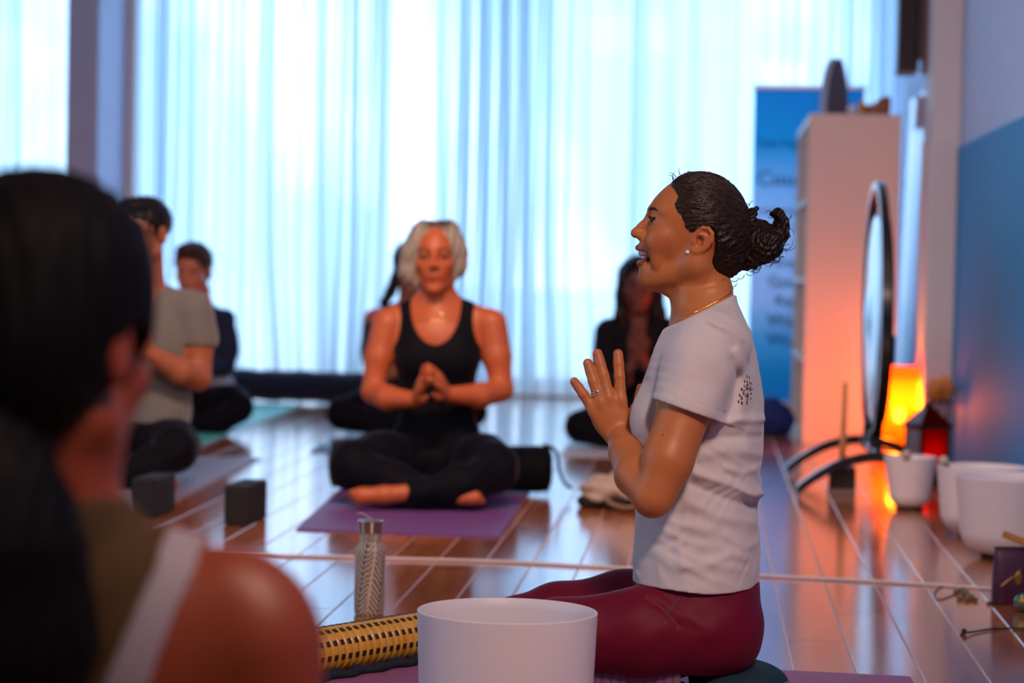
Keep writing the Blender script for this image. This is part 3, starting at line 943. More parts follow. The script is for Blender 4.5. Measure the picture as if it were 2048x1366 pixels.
# blue bag beside the bookcase
def bag():
    F = Field((0, 0, 0), (200, 200, 200), 4)
    F.add(ell((100, 120, 100), (62, 60, 62))); F.add(ell((85, 95, 95), (40, 45, 45)), 20); F.add(ell((130, 130, 110), (38, 40, 45)), 20)
    F.disp(lambda X, Y, Z: 2.5 * np.sin(X * .11 + Y * .05) * np.sin(Z * .12) + 1.8 * np.sin(Y * .17 + Z * .08))
    F.clip(lambda X, Y, Z: Y - 172 + 0 * X + 0 * Z)
    V, Q = F.mesh(1)
    p = on_z(1546, 869)
    t = thing('cushion', 'royal blue round cushion on the floor left of the bookcase', 'cushion', p)
    s_ = .00145
    W = np.stack([(V[:, 0] - 100) * s_, (V[:, 2] - 100) * s_, (172 - V[:, 1]) * s_], 1)
    mobj('cushion_cover', raw_mesh('cushion_cover', W, Q[:, ::-1], mat('royal blue cotton', (.012, .035, .22), .8, bump=.4, scale=60), True), t)
    a_ = np.linspace(0, 2 * math.pi, 40, endpoint=False)
    MB().tube([(.090 * math.cos(q), .090 * math.sin(q), .073 + .006 * math.sin(3 * q)) for q in a_], .004, 6, closed=True).build('seam', mat('royal blue cotton', (.012, .035, .22), .8), t, True)
bag()
# crumpled beige bag behind the teacher's elbow
def cloth_bag():
    F = Field((0, 0, 0), (260, 200, 200), 4)
    F.add(ell((130, 120, 100), (95, 52, 60))); F.add(ell((180, 80, 105), (58, 60, 45)), 40); F.add(ell((70, 142, 95), (50, 24, 40)), 25); F.add(cone((200, 50, 100), (235, 30, 110), 34, 22), 25)
    F.disp(lambda X, Y, Z: 4 * np.sin(X * .09 + Y * .11 + Z * .03) + 3 * np.sin(X * .05 - Y * .16 + 1 + Z * .07))
    F.clip(lambda X, Y, Z: Y - 160 + 0 * X + 0 * Z)
    top = F.like(); top.clip(lambda X, Y, Z: Y - 133 + 7 * np.sin(X * .06) + 0 * Z)
    bot = F.like(); bot.clip(lambda X, Y, Z: 133 - 7 * np.sin(X * .06) - Y + 0 * Z)
    p = on_z(1252, 1020); s_ = .00125
    t = thing('tote_bag', 'slumped beige cloth bag with a black base, behind the teacher\'s elbow', 'bag', p)
    for nm, G, m_ in (('bag_top', top, mat('beige canvas', (.46, .36, .30), .85, bump=.4, scale=90, var=.15)), ('bag_base', bot, mat('black canvas', (.018, .016, .016), .8, bump=.4, scale=90))):
        V, Q = G.mesh(1)
        W = np.stack([(V[:, 0] - 150) * s_, (V[:, 2] - 60) * s_, (160 - V[:, 1]) * s_], 1)
        mobj(nm, raw_mesh(nm, W, Q[:, ::-1], m_, True), t)
    MB().tube(spline([(-.07, -.05, .05), (-.05, -.075, .03), (-.01, -.09, .018), (.03, -.085, .022), (.07, -.07, .05)]), .006, 8).build('handle', mat('tan leather', (.30, .19, .12), .6), t, True)
cloth_bag()
# ================================================================== the corner on the right
# bookcase of open cubes, its plain side towards the camera
LAM = mat('white laminate', (.80, .72, .68), .45)
SY = 10.85; sx0 = fx(1603, SY, 885); sx1 = sx0 + .405
bc = thing('bookcase', 'tall white open-cube bookcase with its plain side towards the camera', 'bookcase', (sx0, SY, 0))
w, dp, ht, th = sx1 - sx0, 1.47, 1.475, .038
MB().box((0, 0, 0), (w, th, ht), .003).build('side_panel', LAM, bc)
MB().box((0, dp - th, 0), (w, dp, ht), .003).build('side_panel', LAM, bc)
MB().box((0, th, ht - th), (w, dp - th, ht), .003).build('top_panel', LAM, bc)
MB().box((0, th, 0), (w, dp - th, th), .003).build('base_panel', LAM, bc)
for k in range(1, 4):
    z = k * (ht - th) / 4
    MB().box((-.004, th, z), (w, dp - th, z + .018), .002).build('shelf', LAM, bc)
    y = th + k * (dp - 2 * th) / 4
    MB().box((0.004, y - .009, th), (w - .004, y + .009, ht - th), .002).build('divider', LAM, bc)
MB().box((w - .006, th, th), (w - .001, dp - th, ht - th)).build('back_panel', LAM, bc)
# books and folders standing in its cubes, seen edge-on
bk_cols = [('navy', (.02, .05, .14)), ('grey', (.25, .27, .32)), ('teal', (.02, .16, .20)), ('slate', (.10, .12, .17))]
for k in range(4):
    z = (k * (ht - th) / 4 + .018) if k else th
    nm, c = bk_cols[k]
    t = thing('folder', nm + ' folder standing in the ' + ('bottom', 'second', 'third', 'top')[k] + ' row of the white bookcase', 'folder', (sx0 + .02, SY + .07, z))
    MB().box((0, 0, 0), (.24, .05, .29), .004).build('folder_cover', mat(nm + ' board', c, .6), t)
    MB().box((-.002, .006, .006), (.23, .044, .28)).build('paper', mat('paper', (.7, .7, .68), .8), t)
# on top: grey oval drum, ochre candle, wooden lyre, white ball
zt = ht
def arch_board():
    uD = SY + .22
    x = fx(1668, uD, 215)
    t = thing('arched_board', 'grey arch-shaped board standing on end on the bookcase', 'board', (x, uD, zt)); t.rotation_euler = (0, 0, math.radians(32))
    n = 28; hw, hh = .058, .262; V = []
    for y in (-.03, .03):
        for i in range(n + 1):
            a_ = math.pi * i / n
            V.append((hw * math.cos(a_), y, hh * math.sin(a_) ** .92))
    F = [tuple(range(n, -1, -1)), tuple(range(n + 1, 2 * n + 2))] + [(i, i + 1, n + 2 + i, n + 1 + i) for i in range(n)] + [(n, 0, n + 1, 2 * n + 1)]
    o = mobj('board_panel', raw_mesh('board_panel', V, F, mat('grey lacquer board', (.13, .12, .17), .5, var=.1, scale=12)), t); smooth_by_angle(o, 40)
    V = []
    for y in (-.026, .026):
        for i in range(n + 1):
            a_ = math.pi * i / n; V.append(((hw + .0022) * math.cos(a_), y, (hh + .0022) * math.sin(a_) ** .92))
    o = mobj('lit_edge', raw_mesh('lit_edge', V, [(i, i + 1, n + 2 + i, n + 1 + i) for i in range(n)], mat('window lit edge', (.45, .50, .60), .35)), t); smooth_by_angle(o, 40)  # paler band puts the window light on the edge into the colour
arch_board()
x = fx(1724, SY + .2, 215)
t = thing('candle', 'ochre yellow tapered candle with a thin wick on the bookcase', 'candle', (x, SY + .2, zt))
o = MB().lathe([(0, 0), (.012, 0), (.018, .03), (.019, .05), (.012, .068), (.004, .082), (0, .082)], 24).build('wax_body', mat('ochre wax', (.80, .42, .01), .5), t, True)
MB().tube([(0, 0, .074), (.001, 0, .09), (.0, 0, .105)], .0022, 6).build('wick', mat('black rubber', (.012,) * 3, .6), t)
x = fx(1752, SY + .16, 215)
t = thing('wooden_lyre', 'curved orange-brown wooden instrument on the bookcase beside the candle', 'instrument', (x, SY + .16, zt))
V = []; outl = [(-.05, 0), (.062, 0), (.066, .06), (.062, .088), (.045, .092), (.02, .084), (-.005, .062), (-.03, .05), (-.05, .052)]
for y in (-.03, .03): V += [(a_, y, z_) for a_, z_ in outl]
n_ = len(outl); F = [tuple(range(n_)), tuple(range(2 * n_ - 1, n_ - 1, -1))] + [(i, n_ + i, n_ + (i + 1) % n_, (i + 1) % n_) for i in range(n_)]
mobj('lyre_body', raw_mesh('lyre_body', V, F, mat('orange brown wood', (.30, .085, .02), .45, var=.3, scale=10, stretch=(1, 1, 6))), t)
for k in range(3): MB().tube([(-.03 + .02 * k, -.032, .004), (-.005 + .02 * k, -.032, .055 + .008 * k)], .0012, 5).build('string', mat('brushed steel', (.55, .5, .46), .28, 1.0), t)
p = np.array([fx(1704, SY + .05, 215), SY + .05, zt])
t = thing('glass_ball', 'small clear white glass ball at the near edge of the bookcase top', 'ball', p)
MB().ball((0, 0, .024), .022, 20, 12).build('ball', mat('milky glass', (.85, .9, .95), .1, inp={'Coat Weight': 1.0}), t, True)
MB().lathe([(0, 0), (.014, 0), (.012, .006), (0, .006)], 16).build('ball_foot', LAM, t)

# ------------------------------------------------------------------ banner
def banner():
    Y = 13.35
    x0, x1 = fx(1501, Y, 500), fx(1501, Y, 500) + .60
    z0, z1 = fz(1570, 802, Y), fz(1570, 178, Y)
    t = thing('roll_up_banner', 'tall blue and teal roll-up banner with dark lettering beside the bookcase', 'banner', (x0, Y, 0))
    mm = mat('banner print', (.1, .4, .6), .5)
    nt = mm.node_tree; L = nt.links; b = nt.nodes['Principled BSDF']
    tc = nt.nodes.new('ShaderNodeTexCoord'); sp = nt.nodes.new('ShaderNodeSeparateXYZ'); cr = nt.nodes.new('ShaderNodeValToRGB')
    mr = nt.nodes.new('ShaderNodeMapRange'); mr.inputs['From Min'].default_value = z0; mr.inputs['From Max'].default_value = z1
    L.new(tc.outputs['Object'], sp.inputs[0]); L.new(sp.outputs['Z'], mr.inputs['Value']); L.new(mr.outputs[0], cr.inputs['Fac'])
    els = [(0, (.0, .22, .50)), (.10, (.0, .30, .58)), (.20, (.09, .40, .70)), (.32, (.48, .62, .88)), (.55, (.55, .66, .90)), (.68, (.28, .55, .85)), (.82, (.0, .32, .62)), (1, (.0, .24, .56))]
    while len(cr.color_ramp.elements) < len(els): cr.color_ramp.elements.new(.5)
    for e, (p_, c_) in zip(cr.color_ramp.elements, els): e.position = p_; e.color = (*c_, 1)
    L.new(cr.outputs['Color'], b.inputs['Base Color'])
    tl = nt.nodes.new('ShaderNodeBsdfTranslucent'); ms = nt.nodes.new('ShaderNodeMixShader'); ms.inputs[0].default_value = .5
    L.new(cr.outputs['Color'], tl.inputs['Color']); L.new(b.outputs[0], ms.inputs[1]); L.new(tl.outputs[0], ms.inputs[2])
    L.new(ms.outputs[0], nt.nodes['Material Output'].inputs['Surface'])
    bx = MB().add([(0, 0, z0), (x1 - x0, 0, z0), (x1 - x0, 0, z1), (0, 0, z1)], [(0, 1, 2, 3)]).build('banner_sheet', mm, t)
    al = mat('banner aluminium', (.65, .66, .70), .35, .8)
    MB().box((-.01, -.012, z1), (x1 - x0 + .01, .015, z1 + .022), .003).build('top_rail', al, t)
    MB().box((-.02, -.07, 0), (x1 - x0 + .02, .08, max(z0, .06)), .01).build('banner_base', al, t)
    MB().box((.38, .012, .05), (.395, .022, z1)).build('support_pole', al, t)
    ink = mat('dark teal ink', (.0, .10, .28), .6); ink2 = mat('slate ink', (.10, .17, .36), .6)
    for (word, u, v, size, mt) in (('Yum Yoga', 1516, 286, 15, ink), ('Courses', 1514, 356, 30, ink), ('and therapy', 1516, 420, 12, ink2), ('of the body', 1543, 452, 11, ink2),
                                   ('Strip', 1546, 524, 17, ink2), ('Good', 1535, 562, 23, ink2), ('Rap', 1550, 600, 21, ink2), ('Wed', 1534, 640, 26, ink), ('Wulf', 1533, 678, 26, ink)):
        cu = bpy.data.curves.new('lettering', 'FONT'); cu.body = word
        cu.size = size * 1.42 * Y / FPX; cu.extrude = .0006; cu.offset = .0012
        cu.materials.append(mt)
        tmp = bpy.data.objects.new('lettering', cu); COL.objects.link(tmp)
        me = bpy.data.meshes.new_from_object(tmp.evaluated_get(bpy.context.evaluated_depsgraph_get()))
        bpy.data.objects.remove(tmp); me.name = 'lettering'
        if not me.materials: me.materials.append(mt)
        o = mobj('lettering', me, t)
        o.location = (fx(u, Y, v) - x0, -.0022, fz(u, v + size * .5, Y)); o.rotation_euler = (math.pi / 2, 0, 0)
banner()

# ------------------------------------------------------------------ tall white panel and loudspeaker
t = thing('wall_panel', 'tall white ribbed panel standing along the wall behind the bookcase', 'panel', (.950, 10.60, 0))
t.rotation_euler = (0, math.radians(1.5), 0)
wp = mat('white enamel', (.74, .78, .84), .14, inp={'Coat Weight': 1.0, 'Coat Roughness': .08, 'Specular IOR Level': .8})
zt2 = 1.645
MB().box((0, 0, 0), (.022, 1.80, zt2), .004).build('panel_board', wp, t)
for k in range(4):
    MB().box((-.005, .01 + k * .45, .0), (0.001, .41 + k * .45, zt2 - .008), .003).build('panel_rib', wp, t)
MB().box((-.03, 1.1, zt2 - .18), (-.0055, 1.4, zt2 - .02), .004).build('panel_bracket', wp, t)
sp_y = 10.6
t = thing('loudspeaker', 'dark loudspeaker hanging from the wall above the white panel', 'loudspeaker', (fx(1822, sp_y, 80), sp_y, fz(1822, 148, sp_y)))
DK = mat('black speaker shell', (.018, .016, .026), .45)
MB().box((-.058, -.05, 0), (.03, .14, .42), .008).build('cabinet', DK, t)
MB().box((-.050, -.056, .02), (.022, -.049, .40), .003).build('grille', mat('black speaker mesh', (.03, .025, .035), .7, bump=.6, scale=500), t)
MB().box((.031, .0, .06), (.05, .05, .36), .004).box((.05, .01, -.0), (.075, .04, .5), .004).build('wall_bracket', mat('grey bracket', (.18, .14, .17), .5), t)
MB().box((.075, -.03, .0), (.092, .12, .46), .004).build('mounting_plate', DK, t)

# ------------------------------------------------------------------ gong in its ring stand
def gong():
    D0 = 8.83
    x0 = .60
    zc = .628; R = .462; yc = 8.83
    t = thing('gong_stand', 'round gong hanging in a black ring stand with arched feet', 'gong', (x0, yc, 0))
    t.rotation_euler = (0, 0, math.radians(.6))
    blk = mat('black gloss lacquer', (.006, .007, .010), .3, 0, inp={'Specular IOR Level': .4, 'Coat Weight': .7, 'Coat Roughness': .12})
    a_ = np.linspace(0, 2 * math.pi, 96, endpoint=False)
    # flat band ring
    V, F = [], []
    sec = ((-.016, -.012), (.016, -.012), (.016, .012), (-.016, .012))
    for q in a_:
        for (sx, sr) in sec: V.append((sx, (R + sr) * math.cos(q), zc + (R + sr) * math.sin(q)))
    for i in range(96):
        for k_ in range(4): F.append((i * 4 + k_, i * 4 + (k_ + 1) % 4, ((i + 1) % 96) * 4 + (k_ + 1) % 4, ((i + 1) % 96) * 4 + k_))
    o = mobj('ring_frame', raw_mesh('ring_frame', V, F, blk), t); smooth_by_angle(o, 40)
    zb = zc - R - .012                                  # the ring rests on a low bar between two arched feet
    for yy in (-.45, .40):
        pts = []
        for i in range(29):
            s_ = -1 + 2 * i / 28
            pts.append((s_ * .285 - .005, yy, .018 + (zb - .03) * (1 - abs(s_) ** 2.0)))
        V, F = [], []
        for (x, y, z) in pts:
            V += [(x, y - .018, z - .017), (x, y + .018, z - .017), (x, y + .018, z + .017), (x, y - .018, z + .017)]
        for i in range(28):
            for k_ in range(4): F.append((i * 4 + k_, (i + 1) * 4 + k_, (i + 1) * 4 + (k_ + 1) % 4, i * 4 + (k_ + 1) % 4))
        F += [(0, 1, 2, 3), tuple(28 * 4 + q for q in (3, 2, 1, 0))]
        o = mobj('arched_foot', raw_mesh('arched_foot', V, F, blk), t); smooth_by_angle(o, 40)
    MB().box((-.018, -.45, zb - .032), (.018, .40, zb - .002), .004).build('base_bar', blk, t)
    for yy in (-.16, .16):
        MB().box((-.022, yy - .02, zb - .034), (.022, yy + .02, zb + .06), .004).build('ring_clamp', blk, t)
    # gong disc: rim, flat face, boss
    rg = .375; zg = zc - .02
    gm = mat('polished gong bronze', (.62, .66, .70), .22, 1.0, var=.18, scale=5, bump=.25, bdist=.002)
    prof = [(rg, -.03), (rg + .003, -.026), (rg + .003, .0), (rg - .012, .012), (rg * .8, .017), (rg * .45, .020), (rg * .3, .026), (rg * .16, .036), (0, .040)]
    back = [(r_ - .003 if r_ > .01 else 0, z_ - .004) for r_, z_ in prof[::-1]]
    o = MB().lathe(prof + back, 72, (.0, 0, zg), axis=(-1, 0, 0), cap=False).build('gong_disc', gm, t); smooth_by_angle(o, 40)
    dk = mat('dark gong rim', (.03, .025, .022), .4, .6)
    o = MB().lathe([(rg + .004, -.034), (rg + .007, -.034), (rg + .007, .004), (rg + .004, .004)], 72, (.0, 0, zg), axis=(-1, 0, 0)).build('gong_rim', dk, t); smooth_by_angle(o, 40)
    for sy in (-.13, .13):
        z1 = zg + math.sqrt(rg * rg - sy * sy); z2 = zc + math.sqrt(R * R - sy * sy)
        MB().tube([(0.01, sy, z1 - .03), (0.004, sy * .98, (z1 + z2) / 2), (0, sy * .96, z2)], .005, 8).build('hanging_cord', mat('red brown cord', (.20, .02, .02), .7), t)
    MB().box((.018, -.46, .46), (.035, -.40, .56), .004).build('mallet_clip', blk, t)
gong()
# mallet standing in a wooden block
p = on_z(1683, 990)
t = thing('mallet_stand', 'upright wooden stick in a dark square block before the gong', 'stand', p)
MB().box((-.047, -.03, .0), (.047, .06, .022), .003).build('base_plate', mat('grey brown board', (.20, .15, .14), .6), t)
MB().box((-.044, -.025, .022), (.047, .055, .098), .004).build('base_block', mat('dark walnut', (.020, .009, .006), .5), t)
MB().tube([(.0, .015, .098), (.001, .015, .2), (.004, .015, .392)], [.0115, .0115, .0105], 12).build('stick', mat('waxed ash wood', (.60, .32, .12), .5, var=.2, scale=6, stretch=(8, 8, 1)), t, True)

# ------------------------------------------------------------------ orange lamp
def lamp():
    Y = 10.36
    x = fx(1797, Y, 880)
    t = thing('table_lamp', 'glowing orange shade lamp on the floor in the corner', 'lamp', (x, Y, 0))
    sh_ = sheer('orange lamp paper', (.75, .22, .008), .58, (1.0, .42, .055))
    red = sheer('red lamp paper', (1.0, .06, .01), .12, (1.0, .08, .02))
    h = fz(1805, 733, Y)
    prof = [(.118, .03), (.116, .12), (.104, .20), (.094, h - .05)]
    o = MB().lathe(prof, 48, cap=False).build('lamp_shade', sh_, t, True)
    o = MB().lathe([(.094, h - .05), (.080, h - .004), (.062, h)], 48, cap=False).build('shade_band', red, t, True)
    MB().lathe([(0, 0), (.10, 0), (.10, .02), (.03, .03), (.014, .05), (.014, .14), (0, .14)], 32).build('lamp_base', mat('dark lamp wood', (.08, .03, .015), .5), t, True)
    MB().ball((0, 0, .17), (.022, .022, .036), 20, 14).build('bulb', emis('lamp bulb glow', (1.0, .62, .22), 14.0), t, True)
    d = bpy.data.lights.new('lamp_light', 'POINT'); d.energy = 18; d.color = (1.0, .37, .05); d.shadow_soft_size = .04
    o = bpy.data.objects.new('lamp_light', d); link(o, t, (0, 0, .22))
lamp()
# candle lantern with red glass
def lantern():
    Y = 9.02
    x = fx(1853, Y, 950)
    t = thing('lantern', 'dark metal lantern with red glass sides behind the small bowl', 'lantern', (x, Y, 0)); t.rotation_euler = (0, 0, math.radians(24))
    bk = mat('blackened iron', (.02, .012, .012), .45, .5)
    s = .056; zb, zt_ = .02, .205
    MB().box((-s - .008, -s - .008, 0), (s + .008, s + .008, zb), .003).build('lantern_base', bk, t)
    for sx in (-1, 1):
        for sy in (-1, 1):
            MB().box((sx * s - .005, sy * s - .005, zb), (sx * s + .005, sy * s + .005, zt_), .001).build('corner_post', bk, t)
    rg_ = sheer('red lantern glass', (.45, .012, .004), .45, (.60, .02, .006))
    cl = mat('painted reflection glass', (.55, .5, .62), .15, inp={'Coat Weight': .6})  # window reflection put into the pane's pale lilac colour
    for k in range(4):
        o = MB().box((-s + .006, -.0015, zb + .003), (s - .006, .0015, zt_ - .003)).build('glass_pane', cl if k == 3 else rg_, t)
        a_ = k * math.pi / 2; o.location = (-math.sin(a_) * -s, math.cos(a_) * -s, 0); o.rotation_euler = (0, 0, a_)
    MB().box((-s - .012, -s - .012, zt_), (s + .012, s + .012, zt_ + .016), .003).build('roof_frame', bk, t)
    z1, z2 = zt_ + .016, zt_ + .092
    for k in range(4):
        V = []
        a_ = k * math.pi / 2 - math.pi / 4
        pa = np.array([(s + .004) * 1.414 * math.cos(a_), (s + .004) * 1.414 * math.sin(a_), z1]); pb = np.array([(s + .004) * 1.414 * math.cos(a_ + math.pi / 2), (s + .004) * 1.414 * math.sin(a_ + math.pi / 2), z1])
        q = np.array([0, 0, z2]); n_ = np.cross(pb - pa, q - pa); n_ /= np.linalg.norm(n_) / .002
        V = [pa, pb, q * .999, pa - n_, pb - n_, q - n_]
        mobj('roof_pane', raw_mesh('roof_pane', V, [(0, 1, 2), (5, 4, 3), (0, 3, 4, 1), (1, 4, 5, 2), (2, 5, 3, 0)], cl if k in (2,) else rg_), t)
        MB().tube([pa, q], .004, 6).build('roof_rib', bk, t)
    a_ = np.linspace(0, 2 * math.pi, 20, endpoint=False)
    MB().tube([(.016 * math.cos(q), 0, z2 + .014 + .016 * math.sin(q)) for q in a_], .0025, 6, closed=True).build('carry_ring', bk, t)
    MB().lathe([(0, zb), (.022, zb), (.022, zb + .06), (0, zb + .06)], 20).build('candle', mat('red wax', (.35, .02, .01), .5), t)
    MB().ball((0, 0, zb + .078), (.006, .006, .014), 10, 8).build('flame', emis('candle flame', (1.0, .4, .08), 25), t, True)
    d = bpy.data.lights.new('candle_light', 'POINT'); d.energy = .3; d.color = (1.0, .42, .12); d.shadow_soft_size = .01
    o = bpy.data.objects.new('candle_light', d); link(o, t, (0, 0, zb + .10))
lantern()
# two small salt crystals near the wall catching the lamp light
def crystal(u, Y, zb, r, label, seed):
    rr = np.random.default_rng(seed)
    x = fx(u, Y, 850)
    mb = MB().ball((0, 0, r * .95), (r, r * .9, r * 1.1), 7, 5)
    mb.V = [tuple(np.array(v) * (1 + .16 * rr.normal()) if v[2] > .01 else np.array(v)) for v in mb.V]
    zm = min(v[2] for v in mb.V); mb.V = [(v[0], v[1], v[2] - zm) for v in mb.V]
    o = mb.build('salt_crystal', mat('orange salt', (1.0, .40, .07), .4, inp={'Subsurface Weight': .5, 'Subsurface Radius': (.05, .02, .01), 'Subsurface Scale': .3}), None, False, (x, Y, zb))
    return tag(o, label, 'crystal')
st_x = fx(1878, 9.95, 850)
t = thing('plant_stand', 'slim dark stool in the corner behind the lantern', 'stool', (st_x, 9.95, 0))
MB().lathe([(0, .245), (.05, .245), (.05, .26), (0, .26)], 28).build('stool_top', mat('dark lamp wood', (.08, .03, .015), .5), t)
for k in range(3):
    a_ = k * 2.094 + .4
    MB().tube([(.044 * math.cos(a_), .044 * math.sin(a_), 0), (.034 * math.cos(a_), .034 * math.sin(a_), .247)], .006, 8).build('leg', mat('dark lamp wood', (.08, .03, .015), .5), t)
crystal(1868, 9.92, .26, .036, 'orange salt crystal on the stool, lower and to the left', 2)
crystal(1887, 9.98, .26, .040, 'taller orange salt crystal on the stool beside the blue wall', 5)

# ------------------------------------------------------------------ mallets laid over the bowls
SUE = mat('dark mallet grip', (.05, .03, .02), .6)
pz = on_z(1818, 1018)
mallet(pz + np.array([-.03, -.02, .150]), pz + np.array([-.02, -.082, .185]), 'short mallet with a pale suede head leaning over the small bowl', SUE, .008, .017)
pz = on_z(1962, 1072)
mallet(pz + np.array([-.085, -.02, .165]), pz + np.array([-.118, -.03, .222]), 'short mallet with a pale suede head on the middle bowl rim', SUE, .008, .016)

# ------------------------------------------------------------------ purple tin and trinkets at the right edge
p = on_z(2020, 1208)
t = thing('cosmetic_pouch', 'dark plum standing pouch with a gold leaf print at the right edge', 'pouch', p); t.rotation_euler = (0, 0, math.radians(10))
pl = mat('plum leatherette', (.07, .012, .045), .45, bump=.3, scale=120)
V, F = [], []
rows = ((0, .040, .022), (.004, .043, .024), (.06, .043, .020), (.11, .041, .014), (.128, .040, .008), (.132, .039, .003))
for (z, a_, b_) in rows:
    for i in range(24):
        q = 2 * math.pi * i / 24
        V.append((a_ * np.sign(math.cos(q)) * abs(math.cos(q)) ** .45, b_ * np.sign(math.sin(q)) * abs(math.sin(q)) ** .45, z))
for j in range(len(rows) - 1):
    for i in range(24): F.append((j * 24 + i, j * 24 + (i + 1) % 24, (j + 1) * 24 + (i + 1) % 24, (j + 1) * 24 + i))
F += [tuple(range(23, -1, -1)), tuple((len(rows) - 1) * 24 + i for i in range(24))]
mobj('pouch_body', raw_mesh('pouch_body', V, F, pl, True), t)
MB().box((-.041, -.004, .126), (.041, .004, .136), .002).build('zip', mat('black zip', (.01, .01, .012), .5), t)
MB().tube(spline([(-.03, -.0235, .045), (-.01, -.0225, .062), (.004, -.022, .070), (.016, -.0215, .085)]), [.0008] * 25, 6).build('gold_leaf_print', mat('gold foil', (.5, .30, .06), .35, .8), t)
MB().ball((.012, -.0225, .064), (.009, .0015, .016), 12, 8).build('gold_leaf_print', mat('gold foil', (.5, .30, .06), .35, .8), t, True)
MB().box((-.058, -.018, .0), (-.040, .0, .006), .002).build('zip_pull', mat('black zip', (.01, .01, .012), .5), t)
t = thing('palo_stick', 'short ochre wooden stick lying across the top of the plum pouch', 'stick', p + np.array([.0, .002, .137])); t.rotation_euler = (0, math.radians(20), math.radians(-8))
MB().box((-.030, -.008, .012), (.055, .008, .028), .002).build('stick_wood', mat('ochre wood', (.50, .24, .05), .6, var=.25, scale=20, stretch=(1, 8, 8)), t)
q_ = on_z(2052, 1196)
tag(MB().ball((0, 0, .024), .0245, 24, 16).build('bauble', mat('white pearl glaze', (.6, .5, .5), .18, inp={'Coat Weight': 1}), None, True, tuple(on_z(2062, 1190) + np.array([0, -.01, .022]))), 'pearly white ball resting on the green ball beside the pouch', 'ball')
t = thing('bauble', 'green patterned glass ball at the foot of the plum pouch', 'ball', on_z(2046, 1224))
MB().ball((0, 0, .022), .022, 24, 16).build('glass_shell', mat('green glass', (.02, .16, .09), .12, var=.6, scale=45, inp={'Coat Weight': 1}), t, True)
MB().ball((-.004, -.0165, .026), (.011, .006, .009), 12, 8).build('gold_spot', mat('gold foil', (.5, .30, .06), .35, .8), t, True)
# eyeglass-like bundle: beads on a cord
t = thing('beaded_cord', 'thin cord bracelet with small stones lying on the boards', 'bracelet', on_z(1915, 1196))
cp = on_z(1915, 1196)
lp = spline([on_z(u, v, .002) - np.array([cp[0], cp[1], 0]) for u, v in ((1905, 1170), (1880, 1174), (1868, 1190), (1878, 1199), (1905, 1190), (1925, 1178), (1920, 1170), (1905, 1170))], 6)
MB().tube(lp, .0014, 6).build('cord', mat('dark cord', (.03, .016, .012), .6), t)
for (u, v, r_) in ((1912, 1187, .007), (1922, 1184, .008), (1930, 1192, .010), (1940, 1199, .010), (1920, 1200, .008), (1950, 1203, .007), (1934, 1203, .007)):
    w_ = on_z(u, v); MB().ball((w_[0] - cp[0], w_[1] - cp[1], r_ * .7), (r_ * 1.2, r_, r_ * .7), 10, 6).build('stone', mat('olive stone', (.16, .11, .05), .35, var=.5, scale=80), t, True)
o = MB().tube(spline([on_z(u, v, z_) for u, v, z_ in ((1921, 1272, .003), (1926, 1266, .008), (1945, 1264, .004), (1985, 1258, .003), (2048, 1257, .003), (2120, 1262, .003))]), .0022, 8).build('cable', mat('black rubber', (.012,) * 3, .6), None, True)
tag(o, 'thin black cable end lying on the boards at the right edge', 'cable')
k_ = on_z(1928, 1268)
b2 = MB().ball((0, 0, .006), .006, 12, 8).build('cable_knot', RUB, o, True, tuple(k_))
# ================================================================== people
def skin_mat(name, rough=.45):
    mm = mat(name, (.5, .25, .14), rough, attr=True, inp={'Subsurface Weight': .12, 'Subsurface Radius': (.012, .005, .003), 'Subsurface Scale': .6, 'Specular IOR Level': .45})
    return mm
SKIN = skin_mat('skin')
def hair_mat(name, c, rough=.38):
    return mat(name, c, rough, var=.35, scale=40, stretch=(1, 1, 1), inp={'Specular IOR Level': .25})
HAIR_D = hair_mat('dark brown curly hair', (.012, .006, .0045), .42)

def strands(fig, name, paths, r0, material, parent=None, n=4):
    mb = MB()
    for p in paths:
        p = np.asarray(p); k = np.linspace(0, 1, len(p))
        mb.tube(p, r0 * (1 - .75 * k ** 2), n)
    V = fig.world(np.array(mb.V)) - fig.base
    o = mobj(name, raw_mesh(name, V, mb.F, material, True), parent or fig.root)
    return o

